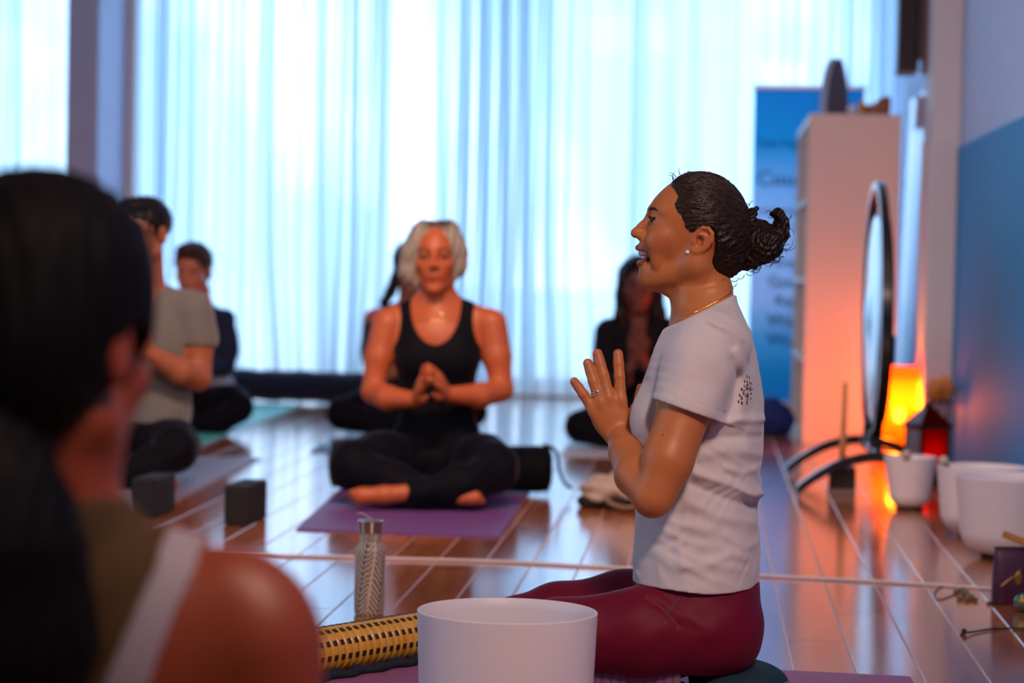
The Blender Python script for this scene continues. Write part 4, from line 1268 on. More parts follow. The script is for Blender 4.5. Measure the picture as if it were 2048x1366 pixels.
def teacher():
    T = Figure(4.3, 'woman in a white T-shirt and maroon leggings, seated in profile with raised open hand', (1330, 1395))
    q = T.q
    yaw = math.radians(11)
    trunk = loft([(585, 1356, 1450, 58), (612, 1352, 1462, 75), (632, 1346, 1482, 108), (655, 1335, 1492, 138), (690, 1319, 1503, 160), (745, 1297, 1514, 160),
                  (800, 1277, 1521, 152), (842, 1270, 1523, 150), (890, 1274, 1520, 146), (950, 1278, 1515, 140), (1010, 1276, 1511, 138),
                  (1070, 1275, 1513, 148), (1120, 1272, 1515, 160), (1185, 1272, 1513, 168)], yaw, 1400, 0.0, 2.25)
    # ---------------- skin: head, neck, arms, hands and trunk as one surface
    B = Field((1120, 330, -290), (1570, 1215, 290), 2.8)
    # skull and face in true profile, mid plane w = 0
    B.add(ell((1392, 441, 0), (91, 90, 80)))
    B.add(ell((1352, 434, 0), (56, 47, 64)), 18)
    B.add(ell((1340, 480, 0), (47, 58, 62)), 20)
    for y in (1, -1):
        B.add(cone((1388, 528, y * 50), (1306, 560, y * 12), 25, 16), 22)
        B.add(cone((1388, 528, y * 50), (1396, 480, y * 60), 25, 20), 22)
        B.add(ell((1322, 476, y * 44), (24, 22, 22)), 16)
        B.add(ell((1312, 500, y * 36), (17, 24, 18)), 14)
        B.add(cone((1306, 421, y * 14), (1326, 424, y * 52), 9.5, 9), 10)
    B.add(ell((1296, 558, 0), (19, 17, 21)), 12)
    B.add(ell((1330, 545, 0), (42, 28, 40)), 20)
    B.add(cone((1302, 562, 0), (1334, 574, 0), 13, 17), 12)
    B.add(ell((1300, 487, 0), (22, 16, 30)), 14)
    B.add(ell((1301, 538, 0), (21, 18, 28)), 12)
    # nose
    B.add(cone((1304, 430, 0), (1285, 453, 0), 8.5, 8.5), 9)
    B.add(cone((1285, 453, 0), (1271.5, 466, 0), 8.5, 10.5), 7)
    for y in (1, -1):
        B.add(ell((1284, 473, y * 12), (11, 8.5, 8)), 6)
        B.sub(ell((1278, 481, y * 7), (5, 3.5, 4)), 2.5)
    # open laughing mouth
    B.sub(ell((1277, 510, 0), (18, 8.5, 25)), 4)
    for y in (1, -1):
        B.chain([(1276.5, 495.5, 0), (1280, 496.5, y * 14), (1293, 505, y * 27)], [5.6, 5.2, 3.2], 4)
        B.chain([(1280, 527, 0), (1284, 525.5, y * 13), (1294, 513, y * 25)], [6.8, 6.0, 3.0], 4)
        # smile line
        B.add(ell((1312, 485, y * 40), (23, 22, 21)), 14)
        B.add(ell((1311, 515, y * 37), (13, 26, 14)), 8)
        B.sub(cone((1284, 486, y * 26), (1297, 508, y * 36), 1.8, 1.6), 5)
        B.sub(cone((1297, 508, y * 37), (1298, 534, y * 36), 1.6, 1.0), 5)
    # eyes: lid over a narrow slit
    for y in (1, -1):
        B.sub(ell((1293, 440, y * 31), (13, 11, 15)), 9)
        B.add(ell((1310.5, 439, y * 31), (12.8, 11.5, 14)), 4)
        B.sub(ell((1300, 439.5, y * 34), (12, 1.7, 16)), 1.5)
        B.add(cone((1299, 435.6, y * 26), (1313, 436.5, y * 44), 2.2, 2.0), 2)
        B.add(cone((1300, 444.4, y * 27), (1313, 441.5, y * 44), 2.2, 2.0), 2)
        B.sub(cone((1316, 441, y * 47), (1334, 442, y * 59), 1.2, .8), 4)
    # ear: helix, antihelix, hollow, tragus and lobe
    for y in (-1, 1):
        w = lambda a: y * a
        B.add(ell((1397, 482, w(69)), (19, 27, 10)), 8)
        hel = [(1391, 477, w(78)), (1388, 464, w(80)), (1398, 459, w(82)), (1410, 461, w(84)), (1417, 471, w(85)), (1416, 484, w(84)), (1408, 495, w(82)), (1398, 503, w(79)), (1387, 506, w(77)), (1380, 502, w(75))]
        B.chain([(p[0], p[1], p[2]) for p in hel], [4, 4, 4.2, 4.6, 5, 5, 5.5, 6.5, 7, 6], 2.5)
        B.chain([(1404, 470, w(81)), (1408, 478, w(81)), (1402, 489, w(80))], [3, 3.2, 3], 3)
        B.sub(ell((1393, 485, w(82)), (8, 10, 12)), 2)
        B.sub(cone((1397, 468, w(84)), (1408, 470, w(85)), 3.2, 3), 2)
        B.add(ell((1383, 486, w(76)), (5, 7, 5)), 4)
    # neck
    B.add(cone((1400, 525, 0), (1400, 610, 0), 50, 55), 26)
    B.add(cone((1400, 610, 0), (1404, 660, 0), 55, 62), 14)
    for y in (1, -1):
        B.add(cone((1400, 535, y * 44), (1352, 648, y * 12), 13, 11), 16)
        B.add(cone((1430, 580, y * 20), (1446, 688, y * 106), 25, 30), 36)
    B.add(loft([(585, 1360, 1446, 54), (612, 1358, 1456, 70), (632, 1354, 1470, 98), (655, 1347, 1480, 128), (690, 1331, 1491, 146), (745, 1309, 1500, 146),
                (800, 1290, 1506, 138), (842, 1284, 1508, 136), (890, 1286, 1506, 132), (950, 1290, 1501, 126), (1010, 1290, 1497, 124),
                (1070, 1289, 1499, 134), (1120, 1286, 1501, 146), (1185, 1286, 1499, 154)], yaw, 1400, 0.0, 2.25), 14)
    # arms
    armL = [q(1415, 688, -135), q(1372, 815, -172), q(1335, 920, -196), q(1309, 994, -205)]
    B.chain(armL, [54, 51, 49, 39], 12)
    B.add(ell(q(1304, 1004, -200), (27, 27, 28)), 12)
    fa = [q(1302, 992, -202), q(1272, 950, -150), q(1252, 905, -70), q(1242, 876, -12)]
    B.chain(fa, [37, 41, 33.5, 27], 10)
    armR = [q(1440, 690, 140), q(1400, 830, 196), q(1352, 985, 214)]
    B.chain(armR, [52, 49, 38], 12)
    faR = [q(1352, 985, 214), q(1310, 940, 190), q(1252, 876, 62)]
    B.chain(faR, [37, 38, 25], 10)
    # hands: palm, four fingers and thumb, spread as in the photograph
    def hand(w0, dw, full):
        wr = q(1240, 872, w0)
        mcp = [q(1241, 797, w0 + 2), q(1217, 794, w0), q(1200, 803, w0), q(1185.5, 818, w0 + 3)]
        pip = [q(1238.5, 752, w0 + dw * .4), q(1206.5, 750, w0 + dw * .4), q(1187.5, 763, w0 + dw * .4), q(1167, 789, w0 + dw * .3)]
        dip = [q(1237, 727, w0 + dw * .7), q(1200, 727, w0 + dw * .7), q(1181, 743, w0 + dw * .7), q(1157, 774.5, w0 + dw * .5)]
        tip = [q(1236, 708, w0 + dw), q(1195, 707.5, w0 + dw), q(1175.5, 726.5, w0 + dw), q(1148.5, 763, w0 + dw * .8)]
        r = [(12.4, 11.4, 11.0, 10.2), (12.6, 11.8, 11.2, 10.4), (12.0, 11.2, 10.6, 9.8), (11.2, 10.2, 9.6, 9.0)]
        ro = [14, 15, 14, 13]
        for i in range(4):
            b0 = wr + np.array([(1.2 - i) * 9.5, 0, 0])
            B.add(cone(b0, mcp[i], 15, ro[i] - 1.5), 9)
            B.add(cone(mcp[i], pip[i], r[i][0], r[i][1]), 4)
            B.add(cone(pip[i], dip[i], r[i][1], r[i][2]), 2.5)
            B.add(cone(dip[i], tip[i], r[i][2], r[i][3]), 2.5)
            B.add(ell(mcp[i] + np.array([0, 4, -7 * (1 if full else -1)]), (10, 12, 7)), 8)
            B.add(ell(pip[i] + np.array([0, 0, -2 * (1 if full else -1)]), (10, 8, 9)), 4)
        B.add(ell(q(1217, 838, w0 + 3), (31, 36, 15), np.array([[.96, .26, 0], [-.26, .96, 0], [0, 0, 1]])), 12)
        sg = 1 if full else -1
        th = [q(1250, 852, w0 + 8 * sg), q(1272, 822, w0 + 20 * sg), q(1281, 795, w0 + 24 * sg), q(1281.5, 775, w0 + 24 * sg)]
        B.chain(th, [17, 12.5, 10.5, 8.5], 8)
    hand(-6, 14, True)
    hand(56, -14, False)
    lipP = np.array([(1275, 494, 0), (1280, 496, 14), (1293, 505, 27), (1278, 527, 0), (1283, 526, 14), (1294, 512, 27)])
    def tint(P):
        C = np.tile(np.array((.55, .180, .052), np.float32), (len(P), 1))
        a = P.copy(); a[:, 2] = np.abs(a[:, 2])
        def mix(mk, col): C[:] = C * (1 - mk[:, None]) + np.array(col) * mk[:, None]
        dl = np.full(len(P), 1e9)
        for (i, j) in ((0, 1), (1, 2), (3, 4), (4, 5)):
            e = lipP[j] - lipP[i]; t = np.clip(((a - lipP[i]) @ e) / (e @ e), 0, 1)
            dl = np.minimum(dl, np.linalg.norm(a - lipP[i] - t[:, None] * e, axis=1))
        mix(np.clip(1.6 - dl / 5.2, 0, 1) * (a[:, 0] < 1300), (.27, .058, .045))
        inm = (np.abs(a[:, 1] - 511) < 12) & (a[:, 0] > 1283) & (a[:, 0] < 1325) & (a[:, 2] < 25)
        mix(np.where(inm & (dl > 4.5), 1.0, 0), (.09, .012, .012))
        # warm cheeks, ear and knuckles are a little redder
        mix(.35 * np.exp(-((a[:, 0] - 1322) ** 2 + (a[:, 1] - 485) ** 2) / 900) * (a[:, 2] > 30), (.44, .12, .06))
        mix(.5 * np.exp(-((a[:, 0] - 1402) ** 2 + (a[:, 1] - 482) ** 2) / 700) * (a[:, 2] > 68), (.44, .10, .05))
        for (u, v) in ((1236, 703), (1194, 702), (1175, 721), (1148, 758)):
            k = 1.0
            mix(.55 * np.exp(-((a[:, 0] - u) ** 2 + (a[:, 1] - v) ** 2) / 220), (.50, .12, .06))
        # small mole on the upper arm
        mix(np.where(np.hypot(P[:, 0] - q(1326, 870, -230)[0], P[:, 1] - q(1326, 870, -230)[1]) < 2.2, .8, 0) * (P[:, 2] < -150), (.08, .02, .012))
        return C
    body = T.part('body', B, SKIN, tint, 1)
    # ---------------- teeth, eyes, brows, lashes, ear stud, ring, necklace
    Tt = Field((1265, 490, -35), (1315, 530, 35), 1.2)
    Tt.add(cone((1281, 504.5, 0), (1284, 504.5, 11), 4.5, 4.5), 1); Tt.add(cone((1284, 504.5, 11), (1293, 506, 21), 4.3, 3.5), 1)
    Tt.add(cone((1281, 504.5, 0), (1284, 504.5, -11), 4.5, 4.5), 1); Tt.add(cone((1284, 504.5, -11), (1293, 506, -21), 4.3, 3.5), 1)
    Tt.add(cone((1281, 509, 0), (1284, 509, 11), 3.6, 3.6), 1); Tt.add(cone((1284, 509, 11), (1293, 509, 21), 3.6, 3), 1)
    Tt.add(cone((1281, 509, 0), (1284, 509, -11), 3.6, 3.6), 1); Tt.add(cone((1284, 509, -11), (1293, 509, -21), 3.6, 3), 1)
    T.part('teeth', Tt, mat('teeth', (.62, .50, .40), .3))
    eye = mat('dark eye', (.012, .008, .007), .22)
    for y in (-1, 1):
        E = MB().ball((1310, 440, y * 31.5), (11.9, 10.5, 13.2), 20, 14); E.F = [f[::-1] for f in E.F]
        T.part('eye', E, eye)
    brow = mat('dark brown brow', (.022, .011, .008), .7)
    for y in (-1, 1):
        K = Field((1270, 395, -80), (1360, 450, 80), 1.2)
        pts = [(1302, 421, 22), (1304, 419, 29), (1310, 420, 40), (1320, 426, 50)]
        pr = []
        for (u, v, w) in pts:
            pr.append(B.shoot((1340, v + 4, y * w * .75), (u - 1340, -4, y * w * .25), 70, 0))
        K.chain(pr, [2.0, 3.2, 2.6, 1.0], 2)
        T.part('eyebrow', K, brow)
    lash = [np.array([(1299.5, 438, y * (30 + 3 * i)), (1295.5 + i, 436.5, y * (32 + 3 * i)), (1293 + i * 1.6, 434, y * (33 + 3.4 * i))]) for y in (-1, 1) for i in range(5)]
    strands(T, 'eyelashes', lash, .8, brow)
    st = B.shoot((1380, 504, -40), (-.3, .1, -1), 60, 0)
    steel = mat('silver', (.8, .75, .68), .12, 1.0)
    S_ = MB().ball(tuple(st + np.array([-1, 0, -2.8])), 4.3, 14, 10); S_.F = [f[::-1] for f in S_.F]
    T.part('ear_stud', S_, mat('white crystal stud', (.85, .8, .78), .1, inp={'Coat Weight': 1.0}))
    # ring on the ring finger
    a, b = q(1200, 803, -6), q(1187.5, 763, 0); c = a + (b - a) * .40; ax = (b - a) / np.linalg.norm(b - a)
    x_ = np.cross(ax, (0, 0, 1)); x_ /= np.linalg.norm(x_); y_ = np.cross(ax, x_)
    aa = np.linspace(0, 2 * math.pi, 32, endpoint=False)
    for k_ in (-2.4, 2.4):
        R_ = MB().tube([c + ax * k_ + 12.2 * (math.cos(t_) * x_ + math.sin(t_) * y_) for t_ in aa], 1.5, 8, closed=True)
        T.part('finger_ring', R_, steel)
    # necklace follows the neck
    pts = []
    for t_ in np.linspace(0, 2 * math.pi, 60, endpoint=False):
        d = np.array([-math.cos(t_), 0, math.sin(t_)]); v = 622 + 40 * math.cos(t_) * 1.0 - 6
        o_ = np.array([1404, v, 0.0])
        pts.append(B.shoot(o_, d, 120, 0) + d * 1.0)
    T.part('necklace', MB().tube(pts, 1.0, 6, closed=True), mat('gold', (.75, .42, .16), .2, 1.0))
    # fingernails (palm faces away: nails on the near side)
    NL = mat('fingernail', (.66, .26, .14), .3)
    for (u, v, ru, ang) in ((1236, 703, 5.4, 0.0), (1194.5, 702.5, 5.4, -.28), (1175, 721.5, 5.0, -.3), (1147.5, 758, 4.6, -.75)):
        pz = B.shoot((u, v + 3, 8), (0, -.05, -1), 40, 0)
        M_ = np.array([[math.cos(ang), -math.sin(ang), 0], [math.sin(ang), math.cos(ang), 0], [0, 0, 1]])
        N_ = Field(pz - 12, pz + 12, 1.0); N_.add(ell(pz + np.array([0, 3, 1.6]), (ru, 7, 2.2), M_)); T.part('fingernail', N_, NL)

    # ---------------- T-shirt
    S = Field((1240, 590, -300), (1550, 1190, 300), 2.7)
    S.add(loft([(585, 1350, 1456, 64), (612, 1349, 1468, 84), (632, 1342, 1486, 116), (655, 1331, 1496, 146), (690, 1315, 1507, 166), (745, 1293, 1518, 166),
                (800, 1273, 1525, 158), (842, 1266, 1527, 156), (890, 1270, 1525, 152), (950, 1272, 1520, 148), (985, 1272, 1523, 147), (1010, 1271, 1512, 148),
                (1070, 1271, 1517, 158), (1120, 1268, 1519, 170), (1190, 1268, 1516, 178)], yaw, 1400, 0.0, 2.25))
    for sd, pts in ((-1, [q(1418, 684, -125), q(1400, 730, -148), q(1371, 822, -174)]), (1, [q(1440, 688, 132), q(1428, 740, 160), q(1404, 826, 196)])):
        S.chain(pts, [66, 65, 68], 26)
        # deltoid seam and opening
    dirL = np.array([-.33, .944, 0.0])
    cL = q(1373, 815, -174)
    for y in (1, -1): S.add(cone((1430, 588, y * 20), (1444, 684, y * 108), 30, 41), 40)
    # bust
    for y in (-1, 1):
        S.add(ell((1312 + y * 0, 838, y * 66), (46, 52, 56)), 34)
    # folds: drawn on the near flank and back
    near = [([(1408, 846), (1460, 836), (1524, 836)], 4.5, 9), ([(1390, 905), (1440, 893), (1516, 905)], 3.0, 12),
            ([(1378, 938), (1440, 958), (1500, 984), (1530, 986)], 6.0, 10), ([(1376, 962), (1440, 990), (1500, 1006)], -4.0, 9),
            ([(1362, 990), (1420, 1020), (1505, 1040)], 3.5, 13), ([(1300, 1062), (1360, 1040), (1400, 1050)], 3.0, 12),
            ([(1290, 1085), (1330, 1110), (1390, 1120)], 2.6, 12), ([(1440, 1060), (1480, 1085), (1512, 1080)], 3.0, 10),
            ([(1410, 1110), (1450, 1095), (1480, 1105)], 2.6, 9), ([(1345, 1060), (1352, 1120)], 2.2, 9),
            ([(1446, 720), (1460, 750), (1455, 800), (1440, 838)], -3.2, 8), ([(1462, 700), (1480, 760), (1470, 830)], 2.8, 10),
            ([(1395, 650), (1425, 668), (1448, 694)], -2.4, 6), ([(1410, 645), (1445, 660), (1466, 680)], 3.5, 7),
             
            ([(1420, 870), (1470, 868), (1520, 872)], -2.8, 8), ([(1360, 700), (1345, 745)], 1.5, 12), ([(1440, 930), (1480, 940), (1515, 930)], 2.6, 8)]
    fl = lines2d([(p_, a_ * 1.35, w_) for p_, a_, w_ in near])
    def crump(X, Y, Z):                                # small creases of soft jersey, stronger round the waist
        a_ = .09 * X + .05 * Y + .03 * Z + 1.6 * np.sin(.021 * X + .033 * Y) + 1.2 * np.sin(.05 * Y - .017 * X + .04 * Z)
        b_ = .045 * X - .11 * Y + .02 * Z + 1.4 * np.sin(.03 * X - .02 * Y + 1)
        g = .35 + .65 * np.clip((Y - 860) / 120, 0, 1)
        m1 = .5 + .5 * np.sin(.031 * X + .019 * Y + 2); m2 = .5 + .5 * np.sin(.024 * Y - .027 * X + .5)
        return g * np.clip((1172 - Y) / 40, .15, 1) * (1.7 * m1 * np.abs(np.sin(a_)) ** 2.5 + 2.0 * m2 * np.abs(np.sin(b_)) ** 3 - .7)
    S.disp(lambda X, Y, Z: -fl(X, Y) * np.clip((10 - Z) / 60, 0, 1) - 1.2 * np.sin(X * .05 + Y * .021) * np.sin(Y * .045 + Z * .03) - crump(X, Y, Z))
    # back folds run round to the far side
    # hem, collar and sleeve ends
    S.clip(lambda X, Y, Z: Y - (1163 + 9 * np.exp(-((X - 1420) / 90) ** 2) - .03 * (1400 - X) * (X < 1400)) + 0 * Z)
    S.clip(lambda X, Y, Z: -(Y - (597 + (1451 - X) * .49)) * .9 + 0 * Z)          # sloping neck opening
    for (a_, b_) in ((q(1371, 822, -174), dirL), (q(1404, 826, 196), np.array([-.25, .93, .27]))):
        n_ = b_ / np.linalg.norm(b_); sgn = -1 if a_[2] < 0 else 1
        A_ = a_ - n_ * 2
        sl = lambda X, Y, Z, A_=A_, n_=n_, sgn=sgn: np.minimum((X - A_[0]) * n_[0] + (Y - A_[1]) * n_[1] + (Z - A_[2]) * n_[2], np.minimum(sgn * Z - 118 , 1e9))
        # cut only the tube of the sleeve, outside the trunk
        S.clip(lambda X, Y, Z, sl=sl: sl(X, Y, Z) - 0)
    # the trunk lost nothing but the flank below the sleeves: put it back
    S2 = Field.like(S); S2.v[:] = 1e3
    S2.add(loft([(800, 1273, 1525, 150), (842, 1266, 1527, 150), (890, 1270, 1525, 150), (950, 1272, 1520, 148), (985, 1272, 1523, 147), (1010, 1271, 1512, 148),
                 (1070, 1271, 1517, 158), (1120, 1268, 1519, 170), (1190, 1268, 1516, 178)], yaw, 1400, 0.0, 2.25))
    S2.disp(lambda X, Y, Z: -fl(X, Y) * np.clip((10 - Z) / 60, 0, 1) - 1.2 * np.sin(X * .05 + Y * .021) * np.sin(Y * .045 + Z * .03) - crump(X, Y, Z))
    S2.clip(lambda X, Y, Z: Y - (1163 + 9 * np.exp(-((X - 1420) / 90) ** 2) - .03 * (1400 - X) * (X < 1400)) + 0 * Z)
    S.v = np.minimum(S.v, S2.v)
    # hollow the sleeves and the neck so that the edges read as cloth
    S.sub(cone(q(1363, 845, -178), q(1340, 910, -186), 61, 63), 3)
    S.sub(cone(q(1400, 850, 198), q(1380, 920, 205), 55, 56), 3)
    WT = mat('white cotton jersey', (.66, .60, .60), .85, bump=.25, scale=700, bdist=.0004, inp={'Sheen Weight': .25, 'Sheen Roughness': .5})
    sh = T.part('t_shirt', S, WT, None, 2)
    # seams and hems as thin ridges: collar band, sleeve hem, bottom hem
    def ring_on(F, c, n, r, k=72, lift=1.0):
        n = np.array(n, float); n /= np.linalg.norm(n); x_ = np.cross(n, (0, 0, 1.0)); x_ /= np.linalg.norm(x_); y_ = np.cross(n, x_); P = []
        for t_ in np.linspace(0, 2 * math.pi, k, endpoint=False):
            d = math.cos(t_) * x_ + math.sin(t_) * y_; P.append(F.shoot(c, d, r, 0) + d * lift)
        return P
    def loopmean(P, k=3):
        P = np.array(P); return sum(np.roll(P, i, 0) for i in range(-k, k + 1)) / (2 * k + 1)
    hem1 = loopmean(ring_on(S, (1395, 1148, 0), (.02, 1, 0), 260, lift=-.2))
    T.part('hem_seam', MB().tube(hem1, 1.5, 6, closed=True), WT, parent=sh)
    cs = q(1379, 797, -173)
    x_ = np.cross(dirL, (0, 0, 1.0)); hem2 = []
    for t_ in np.linspace(-.25, math.pi + .25, 40):
        d_ = math.cos(t_) * x_ + math.sin(t_) * np.array([0, 0, -1.0]); hem2.append(S.shoot(cs, d_, 100, 0) - d_ * .2)
    T.part('sleeve_seam', MB().tube(hem2, 1.3, 6), WT, parent=sh)
    # the print on the shoulder blade: rows of small dots and rings round a figure
    INK = mat('charcoal print ink', (.06, .06, .08), .8); INR = mat('brown print ink', (.16, .03, .018), .8)
    dots = [(792, 340, 5, 12), (880, 385, 5, 10), (708, 490, 6, 11), (795, 510, 6, 11), (895, 540, 6, 11), (955, 575, 4, 10), (690, 635, 5, 11), (610, 730, 8, 10), (800, 690, 5, 9),
            (975, 735, 4, 10), (905, 745, 6, 8), (680, 830, 4, 6), (545, 900, 7, 11), (940, 870, 5, 12), (625, 995, 5, 8), (515, 1100, 7, 11), (612, 1140, 9, 12), (920, 1020, 4, 11)]
    k_ = 90 / 1366
    pm = MB(); pr = MB()
    def on_back(x, y):
        u, v = 1440 + x * k_, 730 + y * k_; u, v = 1024 + (u - 1024) * .978, 683 + (v - 683) * .978
        return S.shoot((u, v, 60), (0, 0, -1), 260, 0) + np.array([.6, 0, -1.0])
    for (x, y, a_, b_) in dots: pm.tube([on_back(x, y - b_ * 3.2), on_back(x, y), on_back(x, y + b_ * 3.2)], a_ * k_ * 3.0, 6)
    for (x, y, r_) in ((800, 665, 62), (680, 815, 52), (905, 720, 40), (605, 990, 44)):
        pm.tube([on_back(x + r_ * .7 * math.cos(t_), y + r_ * 1.25 * math.sin(t_)) for t_ in np.linspace(.6, 5.9, 16)], .75, 5)
    pr.tube([on_back(*p_) for p_ in ((720, 935), (765, 925), (790, 955), (825, 965), (845, 920), (830, 870), (800, 855), (780, 880), (800, 930), (808, 985), (795, 1040), (780, 1110), (785, 1190))], [.8] * 8 + [1.0, 1.2, 1.4, 1.6, 1.2], 6)
    T.part('shirt_print', pm, INK, parent=sh)
    T.part('shirt_print', pr, INR, parent=sh)

    # ---------------- leggings and legs
    G = Field((840, 1090, -270), (1560, 1450, 270), 4.0)
    G.add(ell((1424, 1225, 0), (94, 112, 150)))
    G.add(ell((1440, 1262, -62), (76, 82, 88)), 40); G.add(ell((1440, 1258, 62), (76, 82, 88)), 40)
    G.add(loft([(1100, 1276, 1512, 150), (1170, 1272, 1516, 160), (1240, 1300, 1514, 160)], yaw, 1400, 0, 2.3), 20)
    G.chain([q(1400, 1258, -88), q(1280, 1264, -104), q(1120, 1272, -104), q(970, 1312, -104)], [90, 84, 71, 56], 24)
    G.chain([q(1400, 1215, 85), q(1250, 1222, 112), q(1120, 1240, 130), q(1030, 1262, 140), q(930, 1302, 146)], [92, 80, 74, 66, 56], 24)
    G.chain([q(968, 1325, -100), q(1060, 1378, -20), q(1150, 1398, 60)], [52, 46, 30], 16)
    G.chain([q(930, 1315, 142), q(1060, 1385, 60), q(1180, 1400, 20)], [52, 46, 30], 16)
    G.disp(lambda X, Y, Z: -.8 * np.sin(X * .06 + Y * .09))
    fl2 = lines2d([([(1282, 1182), (1310, 1196), (1345, 1230)], -3.5, 5), ([(1300, 1172), (1335, 1200), (1390, 1232)], 2.2, 7), ([(1285, 1170), (1278, 1185)], 2.0, 5)])
    G.disp(lambda X, Y, Z: -fl2(X, Y) * np.clip((-20 - Z) / 40, 0, 1))
    MAR = mat('maroon leggings knit', (.15, .0012, .020), .6, bump=.2, scale=600, bdist=.0004, inp={'Specular IOR Level': .25, 'Sheen Weight': .06, 'Sheen Tint': (1, .5, .6, 1)})
    lg = T.part('leggings', G, MAR, None, 1)
    pm = MB()
    for (u0, v0, u1, v1) in ((1321, 1200, 1325, 1206), (1326, 1196, 1331, 1204), (1333, 1190, 1337, 1197), (1339, 1183, 1342, 1191), (1344, 1178, 1347, 1184)):
        A_ = G.shoot((u0, v0, 0), (0, 0, -1), 260, 0); B_ = G.shoot((u1, v1, 0), (0, 0, -1), 260, 0)
        pm.tube([A_ + np.array([0, 0, -.6]), (A_ + B_) / 2 + np.array([0, 0, -.8]), B_ + np.array([0, 0, -.6])], 1.6, 6)
    T.part('leggings_logo', pm, mat('faded silver print', (.10, .07, .08), .6), parent=lg)
    # bare feet, tucked in front under the shins
    Ft = Field((1080, 1350, -80), (1330, 1440, 160), 4)
    for (a_, b_) in ((q(1150, 1398, 60), q(1262, 1408, 70)), (q(1180, 1400, 20), q(1290, 1410, 5))):
        Ft.chain([a_, (a_ + b_) / 2 + np.array([0, -6, 0]), b_], [26, 27, 18], 14)
    T.part('foot', Ft, SKIN, (.55, .180, .052))

    # ---------------- hair: cap drawn back, bun, loose curls
    H = Field((1325, 330, -110), (1590, 580, 110), 2.4)
    H.add(ell((1397, 440, 0), (99, 97, 88)))
    H.add(ell((1440, 485, 0), (60, 76, 78)), 24)
    H.add(ell((1462, 470, 0), (38, 62, 58)), 20)
    H.disp(lambda X, Y, Z: 1.1 * np.sin(np.arctan2(Y - 458, X - 1500) * 95 + Z * .10 + 1.5 * np.sin(X * .08)) + .9 * np.sin(np.arctan2(Z, Y - 460) * 40 + X * .13) + .8 * np.sin(X * .21 + Y * .27 + Z * .19))
    line = [(1341, 369), (1354, 355), (1376, 344), (1398, 339), (1440, 344), (1475, 368), (1495, 402), (1506, 440), (1508, 490), (1498, 530), (1484, 552), (1462, 563), (1442, 567),
            (1420, 561), (1415, 540), (1420, 520), (1426, 500), (1427, 480), (1420, 461), (1405, 453), (1392, 458), (1384, 466), (1378, 469), (1372, 464), (1366, 450), (1361, 436), (1350, 424), (1347, 411), (1354, 398), (1350, 384)]
    pz = prism(line)
    H.clip(pz[2])
    hair = T.part('hair', H, HAIR_D, None, 1)
    # bun
    Bn = Field((1470, 395, -75), (1590, 550, 75), 2.0)
    Bn.add(ell((1520, 488, 0), (44, 40, 42)))
    Bn.chain([(1492, 470, -6), (1499, 445, -14), (1503, 428, -12), (1512, 418, -6)], [18, 13, 9, 6], 6)
    Bn.chain([(1545, 490, 0), (1560, 468, -4), (1563, 445, -6), (1556, 428, -4), (1546, 428, 0)], [22, 17, 14, 11, 7], 8)
    Bn.chain([(1505, 510, 10), (1530, 505, -20), (1548, 480, -26)], [20, 17, 12], 8)
    Bn.chain([(1500, 455, 20), (1525, 452, 24), (1550, 462, 20)], [14, 12, 12], 8)
    Bn.chain([(1490, 520, 0), (1505, 520, -12), (1522, 512, -24)], [22, 16, 10], 8)
    Bn.disp(lambda X, Y, Z: 1.2 * np.sin(np.arctan2(Y - 470, X - 1525) * 5 + np.hypot(X - 1525, Y - 470) * .5 + Z * .12) + 1.3 * np.sin(X * .4 + Y * .33 + Z * .3))
    T.part('hair_bun', Bn, HAIR_D, None, 1)
    r = np.random.default_rng(4)
    paths = []
    cen = np.array([1402, 455, 0.0])
    hl = np.array(line, float)
    allH = H
    starts = []
    for i in range(420):
        if i % 3:
            k = r.integers(20, len(line)) if r.random() < .75 else r.integers(0, 4)
            p = hl[k % len(line)] + (hl[(k + 1) % len(line)] - hl[k % len(line)]) * r.random()
            w = -r.uniform(20, 95) if r.random() < .85 else r.uniform(0, 90)
        else:
            p = np.array([r.uniform(1345, 1480), r.uniform(345, 540)]); w = -r.uniform(30, 95)
        starts.append(np.array([p[0] + 3, p[1], w]))
    for s_ in starts:
        e_ = np.array([1494, 458, 0]) + r.normal(size=3) * (5, 16, 18)
        n_ = 14; P = []
        bow = r.normal() * 9; ph = r.uniform(0, 6); wa = r.uniform(.3, 1.3); fq = r.uniform(6, 16)
        for t_ in np.linspace(0, .96, n_):
            g = s_ + (e_ - s_) * t_ + np.array([0, bow * math.sin(math.pi * t_), 0])
            d = g - cen
            sp_ = allH.shoot(cen, d, 125, 0); d /= np.linalg.norm(d)
            P.append(sp_ + d * .5 + np.array([0, wa * math.sin(fq * t_ + ph), 0]))
        P = np.array(P)
        if np.abs(np.diff(P, axis=0)).max() > 45: continue
        paths.append(P)
    HS = mat('hair strand', (.038, .018, .011), .34, inp={'Specular IOR Level': .5})
    o = strands(T, 'hair_strands', paths, .85, HS, hair, 4)
    # fine baby hairs that soften the hairline
    paths = []
    idx = list(range(23, len(line))) + [0, 1]
    for i in range(230):
        k = idx[r.integers(0, len(idx))]; p = hl[k] + (hl[(k + 1) % len(hl)] - hl[k]) * r.random()
        o_ = p - np.array([1425, 440]); o_ /= np.linalg.norm(o_); P = []
        L0, L1 = r.uniform(0, 6) * r.random(), r.uniform(10, 26); j = r.normal() * 4
        for t_ in np.linspace(0, 1, 7):
            uv = p + o_ * (L0 - (L0 + L1) * t_) + np.array([0, j * t_ * t_ + 1.5 * math.sin(4 * t_ + i)])
            o3 = np.array([uv[0], uv[1], 0.0]); d = np.array([0, 0, -1.0])
            a_, b_ = B.shoot(o3, d, 115, 0), H.shoot(o3, d, 115, 0)
            P.append((a_ if a_[2] < b_[2] else b_) + d * .5)
        P = np.array(P)
